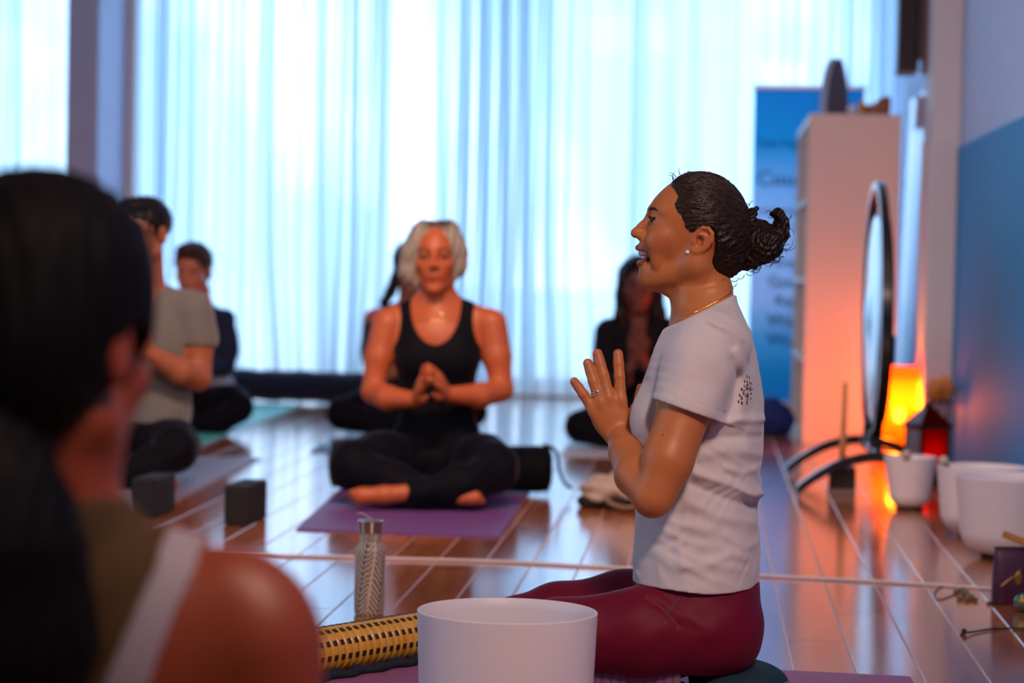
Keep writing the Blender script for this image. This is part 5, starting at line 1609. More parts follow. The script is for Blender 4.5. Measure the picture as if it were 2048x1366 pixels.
        if np.abs(np.diff(P, axis=0)).max() < 25: paths.append(P)
    strands(T, 'baby_hair', paths, .65, HS, hair, 3)
    paths = []
    # curls in the bun and flyaway wisps
    paths = []
    for i in range(110):
        c = np.array([1526, 474, 0]) + r.normal(size=3) * (20, 20, 16); d = c - np.array([1524, 476, 0])
        p0 = Bn.shoot((1526, 486, 0), d, 90, 0)
        rad = r.uniform(3, 10); ax_ = r.normal(size=3); ax_ /= np.linalg.norm(ax_); x_ = np.cross(ax_, (0, 0, 1)); x_ /= np.linalg.norm(x_); y_ = np.cross(ax_, x_)
        a0 = r.uniform(0, 6); P = []
        for t_ in np.linspace(0, 1, 14):
            a_ = a0 + t_ * r.uniform(3.5, 4.5)
            P.append(p0 + rad * (math.cos(a_) * x_ + math.sin(a_) * y_ - math.cos(a0) * x_ - math.sin(a0) * y_) + ax_ * 6 * t_)
        paths.append(np.array(P))
    for (p0, d, L, cu) in [((1568, 500, -5), (1, .5), 34, 2.2), ((1545, 520, -8), (.4, 1), 30, 3), ((1520, 530, -5), (.2, 1), 28, 3.4), ((1500, 540, 0), (.5, .8), 30, 3), ((1490, 548, -10), (.3, 1), 26, 3),
                           ((1345, 362, -10), (-.3, -1), 26, 1.6), ((1352, 354, 5), (-.5, -1), 20, 1.5), ((1347, 360, -25), (-.2, -1), 18, 2), ((1360, 350, 0), (-.6, -.7), 18, 2.2), ((1372, 345, -10), (-.4, -1), 12, 2), ((1500, 412, 0), (.2, -1), 16, 2),
                           ((1445, 565, -25), (.4, 1), 34, 2.2), ((1452, 564, 10), (.5, 1), 40, 2.6), ((1440, 565, -15), (-.2, 1), 30, 2.4), ((1430, 560, -52), (.3, 1), 26, 2.8), ((1458, 563, -10), (.6, .9), 26, 2.6), ((1562, 455, 0), (1, .2), 16, 3), ((1556, 512, -6), (1, .6), 30, 3.4)]:
        for rep in range(1 if p0[1] < 380 else 2):
            d = np.array([*d[:2], r.normal() * .2], float); d /= np.linalg.norm(d); nx = np.array([-d[1], d[0], 0]); sg = r.choice((-1, 1)); P = []
            pos = np.array(p0, float) + r.normal(size=3) * 2; an = r.uniform(-.4, .4)
            for t_ in range(14):
                P.append(pos.copy()); an += sg * cu / 14 * r.uniform(.6, 1.4)
                pos = pos + (d * math.cos(an) + nx * math.sin(an)) * L / 14
            paths.append(np.array(P))
    strands(T, 'hair_curls', paths, .8, HS, hair, 4)
    return T
teacher_fig = teacher()
# seat: ribbed plum mat rolled under the thighs and a dark teal cushion behind
def seat():
    T = teacher_fig
    V0 = lambda P: T.world(np.array(P))
    S = Field((1380, 1300, -180), (1600, 1460, 180), 5)
    S.add(ell((1470, 1394, 0), (104, 44, 140))); S.disp(lambda X, Y, Z: 1.6 * np.sin(X * .06 + Z * .05))
    S.clip(lambda X, Y, Z: 1346 - Y - 12 * np.clip((X - 1490) / 60, 0, 1) + 0 * Z)
    V, Q = S.mesh(1); W = V0(V)
    zmin = W[:, 2].min(); W[:, 2] -= (zmin - .0055); base = np.array([*W.mean(0)[:2], .0055])
    t = thing('cushion', 'dark teal round cushion under the teacher, at her back', 'cushion', base)
    mobj('cushion_cover', raw_mesh('cushion_cover', W - base, Q, mat('dark teal cotton', (.006, .028, .050), .75, bump=.4, scale=150), True), t)
    pts = [V0([(1462 + 109 * math.cos(a), 1392, 151 * math.sin(a))])[0] - base - np.array([0, 0, zmin - .0055]) for a in np.linspace(0, 2 * math.pi, 48, endpoint=False)]
    MB().tube(pts, .005, 6, closed=True).build('piping', mat('olive piping', (.16, .12, .07), .7), t, True)
    # ribbed roll
    a, b = T.world(np.array([(1180, 1390, -60)]))[0], T.world(np.array([(1352, 1390, -60)]))[0]
    a[2] = b[2] = .0055; L = np.linalg.norm(b - a); ax = (b - a) / L
    t = thing('rolled_mat', 'ribbed dusty purple mat folded under the teacher\'s thigh', 'mat', a); t.rotation_euler = (0, 0, math.atan2(ax[1], ax[0]))
    pm = mat('dusty purple ribbed rubber', (.22, .10, .17), .6, bump=.3, scale=200)
    h = .076
    for k in range(3):
        V, F = [], []; n = 40
        z0 = .001 + k * h / 3
        for i in range(n + 1):
            x = L * i / n; g = .0028 * abs(math.sin(i * math.pi / 4)) ** .5
            for (y, z) in ((-.055 - g, z0), (-.055 - g, z0 + h / 3 - .001), (.10, z0 + h / 3 - .001), (.10, z0)): V.append((x, y, z))
        for i in range(n):
            for k_ in range(4): F.append((i * 4 + k_, (i + 1) * 4 + k_, (i + 1) * 4 + (k_ + 1) % 4, i * 4 + (k_ + 1) % 4))
        F += [(0, 1, 2, 3), tuple(n * 4 + i for i in (3, 2, 1, 0))]
        o = mobj('mat_layer', raw_mesh('mat_layer', V, F, pm), t)
seat()
# ================================================================== the class
BLONDE = hair_mat('ash blonde hair', (.46, .36, .24), .45)
BLACKH = hair_mat('black hair', (.006, .005, .007), .42)
DARKH = mat('very dark brown hair', (.0045, .0035, .004), .6, var=.3, scale=30, inp={'Specular IOR Level': .08})
SHE = {'Specular IOR Level': .1, 'Sheen Weight': .10, 'Sheen Roughness': .4, 'Sheen Tint': (.62, .70, 1, 1)}
def flow(F, k1, k2, c):
    """strand-like grooves in a hair mass, running down and around c"""
    F.disp(lambda X, Y, Z: k1 * np.sin(np.arctan2(Z - c[2], X - c[0]) * k2 + Y * .01) + .5 * k1 * np.sin(np.arctan2(Z - c[2], X - c[0]) * k2 * 2.3 + Y * .03 + 2))

# ------------------------------------------------------------------ blonde woman
def blonde():
    P = Figure(7.9, 'blonde woman in a black tank top, seated cross-legged with fingertips joined', (868, 1003)); q, s = P.q, P.sc
    sk = (.52, .125, .040)
    B = Field((640, 425, -300), (1070, 1030, 120), 3.2)
    fr = Fr((872, 521, 0), (-.04, .02, -1), (0, -1, 0), s * 1.02)
    head_solid(B, fr, .95, (874, 628, 14), .054)
    # trunk
    B.add(cone((874, 600, 14), (874, 650, 16), 33, 40), 18)
    for y in (-1, 1): B.add(cone((874 + y * 18, 606, 16), (874 + y * 92, 642, 10), 19, 27), 24)
    B.add(ell((874, 688, 6), (92, 78, 56)), 20)
    B.add(ell((874, 790, 6), (74, 110, 46)), 30)
    B.add(ell((874, 890, 6), (88, 70, 58)), 30)
    # arms
    for pts, rad in (([q(774, 648, 4), q(758, 715, -4), q(746, 782, -12)], [30, 28, 22]), ([q(984, 648, 4), q(994, 715, -4), q(1003, 778, -12)], [30, 28, 22]),
                     ([q(747, 784, -14), q(775, 796, -60), q(832, 800, -104)], [23, 24, 15.5]), ([q(1003, 780, -14), q(960, 791, -60), q(893, 789, -104)], [23, 24, 15.5])):
        B.chain(pts, rad, 10)
    # hands: heels apart, fingertips together
    hand_solid(B, q(832, 797, -106), np.array([26, -62, -74.]), (-.85, -.35, -.4), s, .05, .10, -1, .98)
    hand_solid(B, q(894, 787, -106), np.array([-34, -54, -74.]), (.85, -.35, -.4), s, .05, .10, 1, .98)
    # one bare foot in front, toes of the other
    B.chain([q(815, 986, -232), q(768, 990, -240), q(722, 992, -242), q(706, 990, -240)], [17, 17, 16, 10], 8)
    for i in range(5): B.add(ell(q(704 + i * 1.5, 984 + i * 4.5, -240 + (i - 2) * 5), (7.5 - i * .7, 5.2, 5.5)), 3)
    B.chain([q(905, 995, -226), q(950, 996, -232)], [13, 14], 6)
    for i in range(4): B.add(ell(q(955 + i * 3, 990 + i * 5, -238 + i * 3), (8, 5, 6)), 3)
    ht = head_tint(fr, sk, (.34, .055, .035), (.16, .05, .025))
    P.part('body', B, SKIN, ht)
    # tank top
    T = Field((760, 590, -90), (990, 960, 100), 3.2)
    for y in (-1, 1): T.add(cone((874 + y * 18, 606, 16), (874 + y * 70, 634, 11), 20, 26), 24)
    T.add(ell((874, 688, 6), (93, 80, 58)), 20); T.add(ell((874, 790, 6), (75, 112, 48)), 30); T.add(ell((874, 893, 6), (92, 74, 62)), 30)
    for y in (-1, 1): T.add(ell((874 + y * 34, 715, -32), (36, 34, 26)), 22)
    T.offset(3.0)
    T.disp(lambda X, Y, Z: -1.0 * np.sin(Y * .11 + X * .05) * np.clip((Y - 800) / 80, 0, 1))
    def scoop(X, Y, Z):
        rv = np.where(Z < 12, 84, 64); ru = 50
        return 22 * (1 - np.sqrt(((X - 872) / ru) ** 2 + (np.minimum(Y - 606, 0 * Y + 1e3) / rv) ** 2 + 0 * Z))
    T.clip(scoop)
    for cx, ru in ((768, 34), (982, 36)):
        T.clip(lambda X, Y, Z, cx=cx, ru=ru: 20 * (1 - np.sqrt(((X - cx) / ru) ** 2 + ((Y - 640) / 66) ** 2 + 0 * Z)))
    T.clip(lambda X, Y, Z: np.where(Y < 800, np.abs(X - 874) - 92, -1) + 0 * Z)
    BLK = mat('black tank top jersey', (.002, .0028, .006), .75, bump=.2, scale=400, bdist=.0005, inp={'Specular IOR Level': .15, 'Sheen Weight': .05, 'Sheen Tint': (.5, .6, 1, 1)})
    P.part('tank_top', T, BLK)
    # leggings, legs crossed
    L = Field((640, 840, -300), (1080, 1030, 110), 3.6)
    L.add(ell((874, 920, 8), (98, 62, 70)))
    L.chain([q(828, 928, 0), q(760, 922, -70), q(706, 923, -140)], [60, 55, 44], 24)
    L.chain([q(920, 930, 0), q(965, 926, -70), q(990, 930, -130)], [60, 54, 46], 24)
    L.chain([q(992, 945, -140), q(925, 968, -205), q(850, 985, -226), q(820, 987, -230)], [41, 38, 25, 20], 14)
    L.chain([q(702, 938, -148), q(780, 962, -180), q(870, 990, -200), q(905, 996, -222)], [42, 40, 26, 17], 14)
    L.disp(lambda X, Y, Z: -.9 * np.sin(X * .09 + Y * .12 + Z * .04))
    P.part('leggings', L, mat('black leggings knit', (.003, .0035, .008), .7, bump=.2, scale=300, bdist=.0006, inp=SHE))
    # blonde bob with a dark parting
    H = Field((790, 430, -90), (945, 590, 75), 2.2)
    H.add(ell((871, 495, 8), (54, 54, 62)))
    H.chain([(846, 462, -10), (826, 505, -6), (821, 545, -2), (834, 566, -8)], [22, 23, 22, 10], 12)
    H.chain([(898, 462, -10), (914, 500, -6), (915, 532, -2), (906, 553, -8)], [22, 20, 19, 11], 12)
    H.add(ell((871, 520, 36), (52, 48, 32)), 20)
    H.disp(lambda X, Y, Z: 1.2 * np.sin((X + .25 * Y) * .33 + Z * .2) + .7 * np.sin(X * .7 - Y * .1 + Z * .4))
    H.sub(ell((871, 529, -62), (35, 75, 50)), 5)
    H.clip(lambda X, Y, Z: np.where(Z < 10, 0, -1) * 0 - 1 + 0 * (X + Y + Z))
    def root(V):
        C = np.tile(np.array((.34, .31, .25)), (len(V), 1))
        k = np.clip((470 - V[:, 1]) / 22, 0, 1) * np.clip(1.6 - np.abs(V[:, 0] - 878) / 24, 0, 1)
        return C * (1 - k[:, None]) + np.array((.045, .028, .022)) * k[:, None]
    BL = mat('blonde hair with dark roots', (.5, .4, .3), .42, attr=True)
    P.part('hair', H, BL, root)
    gp = mat('gold', (.75, .42, .16), .2, 1.0)
    pts = [B.shoot((874, 628, 12), (math.sin(a) * 1.0,   .05 + .22 * math.cos(a) if math.cos(a) > 0 else -.1, -math.cos(a)), 110, 0) for a in np.linspace(-.75, .75, 24)]
    P.part('necklace', MB().tube([p + np.array([0, 0, -1.2]) for p in pts], 1.1, 6), gp)
    c = B.shoot((884, 630, 0), (0, 0, -1), 110, 0)
    P.part('pendant', MB().ball(tuple(c + np.array([0, 0, -2])), (7, 4, 2), 12, 8), gp)
    return P
blonde()

# ------------------------------------------------------------------ man in the grey T-shirt
def man():
    P = Figure(8.3, 'dark-haired man in glasses and a grey T-shirt, behind the foreground head', (290, 965)); q, s = P.q, P.sc
    sk = (.42, .15, .07)
    B = Field((120, 380, -190), (450, 900, 130), 3.4)
    an = math.radians(34)
    fr = Fr((287, 474, 0), (-math.sin(an), .10, -math.cos(an)), (0, -1, 0), s * 1.02)
    head_solid(B, fr, 1.03, (293, 592, 14), .050)
    B.add(cone((295, 575, 14), (303, 625, 18), 29, 38), 12)
    for x in (225, 385): B.add(cone((303, 606, 16), (x, 622, 14), 14, 28), 20)
    B.add(ell((303, 690, 14), (84, 110, 56)), 24); B.add(ell((303, 810, 16), (74, 90, 52)), 26)
    B.chain([q(388, 622, 6), q(397, 690, 8), q(398, 756, 0)], [33, 30, 24], 10)
    B.chain([q(398, 757, -4), q(360, 742, -62), q(298, 706, -112)], [25, 26, 17], 8)
    B.chain([q(222, 622, 6), q(210, 690, 0), q(205, 756, -10)], [33, 30, 24], 10)
    B.chain([q(205, 757, -12), q(230, 738, -62), q(272, 706, -112)], [25, 26, 17], 8)
    hand_solid(B, q(298, 706, -114), np.array([-22, -60, -14.]), (.9, -.2, -.3), s, .05, .05, 1, 1.0)
    hand_solid(B, q(270, 706, -114), np.array([4, -62, -14.]), (-.9, -.2, -.3), s, .05, .05, -1, 1.0)
    P.part('body', B, SKIN, head_tint(fr, sk, (.32, .09, .06), (.02, .013, .012)))
    T = Field((130, 560, -110), (450, 890, 120), 3.2)
    for x in (225, 385): T.add(cone((301, 592, 16), (x, 620, 14), 24, 32), 22)
    T.add(ell((303, 690, 14), (86, 112, 58)), 24); T.add(ell((303, 815, 16), (78, 96, 56)), 26)
    T.chain([q(386, 622, 6), q(396, 680, 8)], [37, 39], 16); T.chain([q(224, 622, 6), q(212, 690, 0)], [37, 38], 16)
    T.offset(1.5)
    T.disp(lambda X, Y, Z: -1.6 * np.sin(Y * .085 + X * .06 + Z * .05) * np.clip((Y - 690) / 100, 0, 1) - 1.0 * np.sin(X * .05 - Y * .04))
    T.clip(lambda X, Y, Z: np.where(np.abs(X - 303) > 70, Y - (684 + .08 * (X - 303)), -1) + 0 * Z)
    T.add(ell((303, 740, 14), (82, 80, 57)), 4); T.add(ell((303, 815, 16), (79, 97, 57)), 20)
    T.clip(lambda X, Y, Z: Y - 862 + 6 * np.sin(X * .05) + 0 * Z)
    T.sub(cone((293, 540, 4), (297, 566, 2), 33, 31), 4)
    P.part('t_shirt', T, mat('grey marl jersey', (.17, .175, .16), .85, bump=.25, scale=300, bdist=.0005, inp={'Sheen Weight': .5, 'Sheen Tint': (.8, .9, 1, 1)}))
    L = Field((140, 820, -240), (440, 1000, 120), 3.8)
    L.add(ell((303, 880, 22), (84, 56, 62)))
    L.chain([q(325, 888, 0), q(346, 893, -50), q(350, 894, -92)], [56, 50, 42], 22)
    L.chain([q(276, 890, 0), q(238, 900, -60), q(212, 912, -110)], [56, 50, 40], 22)
    L.chain([q(352, 906, -100), q(300, 934, -140), q(236, 956, -170)], [38, 36, 24], 14)
    L.chain([q(214, 925, -118), q(250, 945, -120), q(310, 962, -120)], [38, 34, 22], 14)
    L.disp(lambda X, Y, Z: -1.2 * np.sin(X * .08 + Y * .1))
    P.part('trousers', L, mat('black jogging trousers', (.0035, .0038, .008), .75, bump=.2, scale=300, inp=SHE))
    Ft = Field((160, 920, -240), (380, 1000, -60), 4)
    Ft.chain([q(236, 956, -170), q(205, 962, -170), q(188, 964, -168)], [18, 15, 10], 8); Ft.chain([q(310, 962, -120), q(345, 966, -115)], [17, 12], 8)
    P.part('foot', Ft, SKIN, sk)
    H = Field((205, 380, -100), (365, 520, 110), 2.4)
    H.add(ell(fr(-.012, 0, .052), np.array((.104, .083, .088)) * s, fr.M)); H.add(ell(fr(.04, 0, .105), np.array((.058, .060, .030)) * s, fr.M), 10)
    H.sub(ell(fr(.115, 0, -.01), np.array((.105, .090, .082)) * s, fr.M), 4)
    H.sub(ell(fr(-.012, 0, -.055), np.array((.16, .16, .062)) * s, fr.M), 6)
    for y in (1, -1): H.sub(ell(fr(-.010, y * .088, .0), np.array((.03, .02, .036)) * s, fr.M), 3)
    H.disp(lambda X, Y, Z: 1.0 * np.sin(X * .35 + Y * .1 + Z * .2) + .8 * np.sin(X * .1 - Z * .4 + Y * .3))
    P.part('hair', H, BLACKH)
    G = MB(); fm = mat('dark spectacle frame', (.02, .02, .025), .3)
    for y in (1, -1):
        G.tube([fr(.104 + .0 * k, y * .033 + .024 * math.cos(k), .008 + .019 * math.sin(k)) for k in np.linspace(0, 2 * math.pi, 28, endpoint=False)], 1.9, 6, closed=True)
        G.tube([fr(.100, y * .057, .014), fr(.06, y * .074, .016), fr(.0, y * .080, .018), fr(-.014, y * .079, .004)], 1.8, 6)
    G.tube([fr(.106, .010, .014), fr(.112, 0, .017), fr(.106, -.010, .014)], 1.2, 6)
    gl = P.part('spectacles', G, fm)
    for y in (1, -1):
        n = 20; V = [fr(.1045, y * .033, .008)] + [fr(.1045, y * .033 + .0235 * math.cos(k), .008 + .0185 * math.sin(k)) for k in np.linspace(0, 2 * math.pi, n, endpoint=False)]
        m_ = MB(); m_.add(V, [(0, 1 + i, 1 + (i + 1) % n) for i in range(n)])
        P.part('lens', m_, GLASS, parent=gl)
    return P
man()

# ------------------------------------------------------------------ person in the navy jacket
def navy():
    P = Figure(10.9, 'person with short auburn hair in a navy jacket, looking down by the curtain', (410, 862)); q, s = P.q, P.sc
    sk = (.66, .22, .12)
    an = math.radians(12)
    B = Field((290, 475, -150), (520, 800, 110), 3.2)
    fr = Fr((386, 546, 0), (-math.sin(an), .12, -math.cos(an)), (0, -1, -.1), s)
    head_solid(B, fr, 1.0, (402, 615, 14), .052)
    B.add(ell((405, 700, 14), (52, 84, 36)), 12)
    B.chain([q(448, 640, 6), q(455, 700, 0), q(448, 730, -10)], [19, 18, 15], 8); B.chain([q(448, 730, -10), q(415, 735, -60), q(385, 715, -80)], [15, 15, 11], 6)
    B.chain([q(366, 640, 6), q(355, 700, 0), q(358, 730, -10)], [19, 18, 15], 8); B.chain([q(358, 730, -10), q(370, 735, -60), q(380, 715, -80)], [15, 15, 11], 6)
    hand_solid(B, q(386, 714, -82), (-6, -50, -8), (.9, 0, -.3), s, .05, .05, 1, 1.0); hand_solid(B, q(378, 714, -82), (4, -50, -8), (-.9, 0, -.3), s, .05, .05, -1, 1.0)
    P.part('body', B, SKIN, head_tint(fr, sk, (.36, .11, .08), (.12, .05, .03)))
    J = Field((310, 590, -110), (500, 790, 90), 3)
    for x in (366, 446): J.add(cone((404, 618, 14), (x, 640, 10), 14, 20), 16)
    J.add(ell((405, 700, 14), (55, 92, 39)), 14)
    for pts in ([q(448, 640, 6), q(456, 700, 0), q(449, 730, -10), q(415, 736, -60), q(395, 722, -74)], [q(366, 640, 6), q(354, 700, 0), q(357, 730, -10), q(370, 736, -58), q(376, 722, -74)]):
        J.chain(pts, [23, 22, 19, 18, 15], 8)
    J.disp(lambda X, Y, Z: -1.1 * np.sin(Y * .12 + X * .07 + Z * .06))
    J.sub(cone((398, 585, 0), (402, 625, -6), 22, 22), 3)
    P.part('jacket', J, mat('navy jacket fleece', (.020, .030, .070), .85, bump=.3, scale=200, inp=SHE))
    U = Field((340, 730, -60), (500, 800, 90), 3); U.add(ell((410, 770, 16), (58, 36, 42)))
    P.part('shirt', U, mat('pale blue shirt', (.35, .42, .60), .8))
    L = Field((280, 760, -200), (530, 880, 100), 3.4)
    L.add(ell((405, 808, 14), (62, 40, 46)))
    L.chain([q(430, 808, 0), q(462, 808, -50), q(480, 812, -80)], [42, 36, 27], 16); L.chain([q(385, 812, 0), q(345, 818, -50), q(320, 824, -80)], [42, 36, 27], 16)
    L.chain([q(478, 822, -86), q(440, 842, -110), q(380, 850, -120)], [25, 24, 15], 10); L.chain([q(322, 832, -86), q(370, 846, -100), q(420, 852, -100)], [25, 24, 14], 10)
    P.part('trousers', L, mat('black yoga trousers', (.0035, .0038, .008), .75, inp=SHE))
    H = Field((325, 470, -80), (450, 590, 90), 2.2)
    H.add(ell(fr(-.015, 0, .055), np.array((.106, .084, .086)) * s, fr.M)); H.add(ell(fr(.03, 0, .110), np.array((.06, .06, .028)) * s, fr.M), 8)
    H.add(ell(fr(-.075, 0, .0), np.array((.045, .06, .06)) * s, fr.M), 8); H.add(ell(fr(.075, .0, .100), np.array((.034, .055, .024)) * s, fr.M), 8)
    H.sub(ell(fr(.125, 0, -.02), np.array((.11, .085, .098)) * s, fr.M), 4)
    for y in (1, -1): H.sub(ell(fr(.0, y * .085, -.02), np.array((.04, .03, .045)) * s, fr.M), 4)
    H.disp(lambda X, Y, Z: 1.2 * np.sin(X * .4 + Y * .2 + Z * .3) + .9 * np.sin(X * .2 - Z * .5 + Y * .5))
    P.part('hair', H, hair_mat('auburn hair', (.060, .026, .022), .5))
    tie = Field((375, 540, -20), (460, 620, 90), 2); c = fr(-.085, .02, -.05); tie.add(ell(c, (9, 9, 9)))
    P.part('hair_tie', tie, mat('green hair tie', (.01, .25, .18), .6))
    t2 = Field((390, 520, -10), (470, 640, 110), 2); t2.chain([c, c + np.array([3, 14, 8]), c + np.array([2, 34, 6])], [7, 8, 4], 5)
    P.part('ponytail', t2, hair_mat('auburn hair', (.060, .026, .022), .5))
    return P
navy()

# ------------------------------------------------------------------ person hidden behind the blonde woman
def hidden():
    P = Figure(11.0, 'person with a long dark plait and a coral top, mostly hidden by the blonde woman', (800, 862)); q, s = P.q, P.sc
    sk = (.40, .15, .08)
    B = Field((690, 470, -150), (950, 800, 110), 3.2)
    fr = Fr((822, 541, 0), (.10, .05, -1), (0, -1, 0), s)
    head_solid(B, fr, 1.0, (818, 615, 14), .052)
    B.add(ell((815, 700, 14), (62, 86, 38)), 12)
    for x, d in ((752, -1), (880, 1)):
        B.chain([q(x, 642, 6), q(x - d * -8, 700, 0), q(x + d * 4, 742, -8)], [20, 18, 15], 8); B.chain([q(x + d * 4, 742, -8), q(x - d * 30, 745, -60), q(816, 725, -80)], [15, 15, 11], 6)
    P.part('body', B, SKIN, head_tint(fr, sk, (.30, .09, .07), (.02, .013, .012)))
    J = Field((690, 590, -110), (950, 800, 90), 3)
    for x in (756, 876): J.add(cone((816, 612, 14), (x, 640, 10), 15, 23), 16)
    J.add(ell((815, 700, 14), (66, 96, 42)), 14)
    for x, d in ((750, -1), (882, 1)): J.chain([q(x, 642, 6), q(x + d * 6, 700, 0), q(x + d * 4, 740, -8)], [24, 22, 18], 8)
    J.sub(cone((818, 585, 0), (818, 625, -6), 25, 25), 3)
    def jt(V):
        C = np.tile(np.array((.010, .016, .035)), (len(V), 1)); k = np.clip((648 - V[:, 1]) / 10, 0, 1)
        return C * (1 - k[:, None]) + np.array((.55, .14, .16)) * k[:, None]
    P.part('top', J, mat('coral and navy top', (.2, .1, .1), .8, attr=True, inp={'Sheen Weight': .4}), jt)
    L = Field((640, 770, -200), (1000, 880, 100), 3.4)
    L.add(ell((815, 815, 14), (68, 40, 46)))
    L.chain([q(790, 815, 0), q(735, 818, -50), q(684, 824, -80)], [44, 38, 30], 16); L.chain([q(840, 815, 0), q(890, 818, -50), q(945, 824, -80)], [44, 38, 30], 16)
    L.chain([q(684, 832, -86), q(750, 846, -110), q(830, 852, -120)], [28, 24, 15], 10)
    P.part('trousers', L, mat('black yoga trousers', (.0035, .0038, .008), .75, inp=SHE))
    H = Field((755, 465, -70), (890, 670, 90), 2.4)
    H.add(ell(fr(-.012, 0, .05), np.array((.108, .086, .090)) * s, fr.M)); H.sub(ell(fr(.12, 0, -.02), np.array((.105, .075, .105)) * s, fr.M), 4)
    H.chain([(800, 530, 0), (792, 560, -10), (782, 585, -20), (770, 606, -28), (776, 620, -30)], [12, 12, 11, 9, 5], 6)
    P.part('hair', H, BLACKH)
    return P
hidden()

# ------------------------------------------------------------------ woman in the black blazer
def blazer():
    P = Figure(10.5, 'dark-haired woman in a black blazer, palms together, behind the teacher\'s hand', (1270, 888)); q, s = P.q, P.sc
    sk = (.17, .045, .032)
    B = Field((1170, 505, -150), (1400, 830, 110), 3.2)
    fr = Fr((1277, 574, 0), (-.05, .10, -1), (0, -1, -.1), s)
    head_solid(B, fr, 1.0, (1278, 650, 14), .052)
    B.add(ell((1280, 730, 14), (62, 88, 40)), 12)
    hand_solid(B, q(1268, 716, -66), (6, -60, -6), (-.75, 0, -.6), s, .03, .03, -1, 1.05); hand_solid(B, q(1284, 716, -66), (-6, -60, -6), (.75, 0, -.6), s, .03, .03, 1, 1.05)
    for x, d in ((1216, -1), (1344, 1)):
        B.chain([q(x, 665, 6), q(x + d * 8, 730, 0), q(x + d * 2, 778, -6)], [20, 18, 15], 8); B.chain([q(x + d * 2, 778, -6), q(x - d * 35, 760, -50), q(1277 + d * 8, 718, -66)], [15, 14, 10], 6)
    P.part('body', B, SKIN, head_tint(fr, sk, (.22, .035, .03), (.012, .008, .008), base=None))
    J = Field((1165, 610, -110), (1400, 850, 90), 2.8)
    for x in (1222, 1338): J.add(cone((1278, 636, 14), (x, 660, 10), 15, 24), 16)
    J.add(ell((1280, 735, 14), (68, 100, 44)), 14)
    for x, d in ((1214, -1), (1346, 1)):
        J.chain([q(x, 664, 6), q(x + d * 8, 730, 0), q(x + d * 2, 778, -6), q(x - d * 30, 762, -48), q(1278 + d * 14, 735, -56)], [25, 22, 19, 17, 14], 8)
    J.sub(prism([(1258, 600), (1300, 600), (1294, 650), (1279, 708), (1266, 650)]), 2) if False else None
    cut = prism([(1260, 590), (1298, 590), (1291, 645), (1279, 690), (1267, 648)])
    J.clip(lambda X, Y, Z: np.where(Z < 20, -cut[2](X, Y, Z), -1) + 0 * Z)
    P.part('blazer', J, mat('black blazer wool', (.004, .005, .009), .8, bump=.3, scale=200, inp={'Specular IOR Level': .2, 'Sheen Weight': .12, 'Sheen Tint': (.5, .6, 1, 1)}))
    L = Field((1100, 790, -200), (1450, 910, 100), 3.4)
    L.add(ell((1280, 840, 14), (70, 42, 48)))
    L.chain([q(1255, 842, 0), q(1200, 846, -50), q(1160, 850, -80)], [44, 38, 30], 16); L.chain([q(1305, 842, 0), q(1360, 846, -50), q(1402, 850, -80)], [44, 38, 30], 16)
    L.chain([q(1160, 858, -86), q(1220, 872, -105), q(1300, 878, -112)], [28, 24, 14], 10); L.chain([q(1400, 858, -86), q(1340, 872, -95), q(1270, 880, -92)], [28, 24, 14], 10)
    P.part('trousers', L, mat('black yoga trousers', (.0035, .0038, .008), .75, inp=SHE))
    H = Field((1215, 500, -80), (1345, 680, 90), 2.4)
    H.add(ell(fr(-.012, 0, .05), np.array((.108, .086, .090)) * s, fr.M))
    H.chain([(1250, 545, 0), (1243, 590, 2), (1240, 630, 0), (1244, 655, -4)], [14, 13, 12, 7], 8); H.chain([(1304, 545, 0), (1311, 590, 2), (1316, 630, 0), (1314, 660, -4)], [14, 15, 16, 9], 8)
    H.add(ell((1278, 600, 38), (42, 60, 20)), 14)
    H.sub(ell(fr(.12, 0, -.022), np.array((.105, .068, .105)) * s, fr.M), 4)
    H.disp(lambda X, Y, Z: 1.0 * np.sin(X * .4 + Z * .3))
    P.part('hair', H, BLACKH)
    return P
blazer()

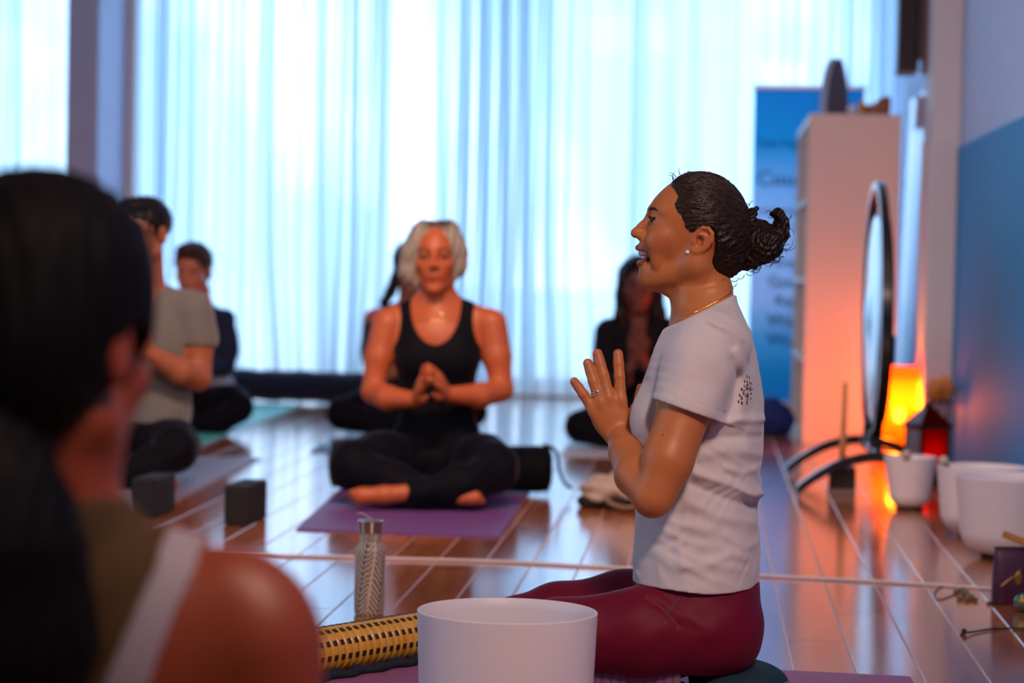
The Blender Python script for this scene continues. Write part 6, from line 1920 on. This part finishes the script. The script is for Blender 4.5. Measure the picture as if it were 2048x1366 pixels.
# ------------------------------------------------------------------ woman in the foreground, seen from behind
def front():
    P = Figure(1.92, 'dark-haired woman close to the camera seen from behind, bare shoulder and white strap', (60, 2400)); q, s = P.q, P.sc
    sk = (.32, .056, .014)
    a = math.radians(22)
    F0 = Fr((84, 716, 0), (math.sin(a), .12, math.cos(a)), (0, -1, .1), s)
    B = Field((-640, 350, -330), (720, 1640, 430), 9.5)
    head_solid(B, F0, 1.0, (98, 1000, 20), .050)
    B.add(cone((92, 950, 20), (86, 1080, 24), 118, 140), 40)
    for y in (-1, 1):
        B.add(cone((90, 1050, 30), (88 + y * 320, 1212, 24), 62, 106), 85)
        B.add(ell((88 + y * 395, 1290, 18), (150, 186, 124)), 70)
        B.chain([(88 + y * 415, 1300, 20), (88 + y * 450, 1500, 30), (88 + y * 460, 1700, 40)], [126, 114, 100], 60)
    B.add(ell((88, 1420, 60), (400, 330, 190)), 110)
    for y in (-1, 1): B.add(ell((88 + y * 180, 1330, -40), (150, 170, 90)), 100)
    P.part('body', B, SKIN, lambda V: np.tile(np.array(sk), (len(V), 1)))
    # mustard tank top over the back and its shoulder strap
    T = B.like(); T.offset(9)
    edge = [(-700, 1700), (-700, 1250), (-160, 1085), (-120, 985), (60, 1010), (215, 985), (330, 1045), (385, 1100), (330, 1230), (300, 1330), (380, 1700)]
    pr = prism(edge); T.clip(pr[2])
    T.disp(lambda X, Y, Z: -2.0 * np.sin(X * .03 + Y * .05))
    P.part('tank_top', T, mat('mustard tank top jersey', (.075, .034, .004), .85, bump=.3, scale=250, bdist=.0006))
    S = B.like(); S.offset(17)
    S.clip(prism([(338, 1020), (408, 1055), (400, 1130), (345, 1270), (300, 1400), (240, 1640), (150, 1640), (222, 1370), (275, 1240), (320, 1130)])[2])
    P.part('bra_strap', S, mat('white elastic strap', (.42, .35, .37), .7, bump=.2, scale=400))
    # hair: smooth cap and a low tail down the back
    H = Field((-260, 330, -560), (360, 1660, 340), 8.0)
    H.add(ell(F0(-.012, 0, .046), np.array((.110, .089, .100)) * s, F0.M))
    H.add(ell(F0(-.055, 0, -.005), np.array((.072, .078, .080)) * s, F0.M), 60)
    H.add(ell(F0(.0, 0, .08), np.array((.095, .078, .070)) * s, F0.M), 40)
    H.sub(ell(F0(.135, 0, -.045), np.array((.115, .11, .13)) * s, F0.M), 14)
    H.sub(ell(F0(.01, -.088, -.015), np.array((.032, .030, .044)) * s, F0.M), 8)
    H.sub(ell(F0(.01, .088, -.015), np.array((.032, .030, .044)) * s, F0.M), 8)
    H.sub(ell(F0(.03, -.02, -.125), np.array((.085, .115, .075)) * s, F0.M), 20)
    H.chain([(-40, 800, -170), (-25, 900, -200), (-8, 990, -220), (5, 1090, -225), (12, 1260, -215), (0, 1470, -200)], [92, 132, 172, 198, 214, 150], 40)
    H.disp(lambda X, Y, Z: 3.2 * np.sin(np.arctan2(X - 60, 200 + Z * .3 + Y * .2) * 70) + 2.0 * np.sin(X * .09 + Z * .07))
    P.part('hair', H, DARKH)
    # trousers so the figure sits on the floor
    L = Field((-700, 1500, -500), (860, 2500, 900), 18)
    L.add(ell((88, 1900, 90), (420, 330, 290))); L.add(ell((88, 1640, 70), (340, 260, 200)), 120)
    L.chain([(-90, 2120, 150), (-400, 2230, 420), (-500, 2260, 520)], [230, 200, 160], 100); L.chain([(260, 2120, 150), (480, 2230, 400), (560, 2260, 480)], [230, 200, 160], 100)
    L.chain([(-500, 2290, 530), (-100, 2380, 640), (180, 2400, 660)], [150, 130, 90], 60); L.chain([(560, 2290, 490), (250, 2390, 540), (-40, 2410, 560)], [150, 120, 85], 60)
    P.part('trousers', L, mat('black yoga trousers', (.0035, .0038, .008), .75, inp=SHE))
    return P
front()
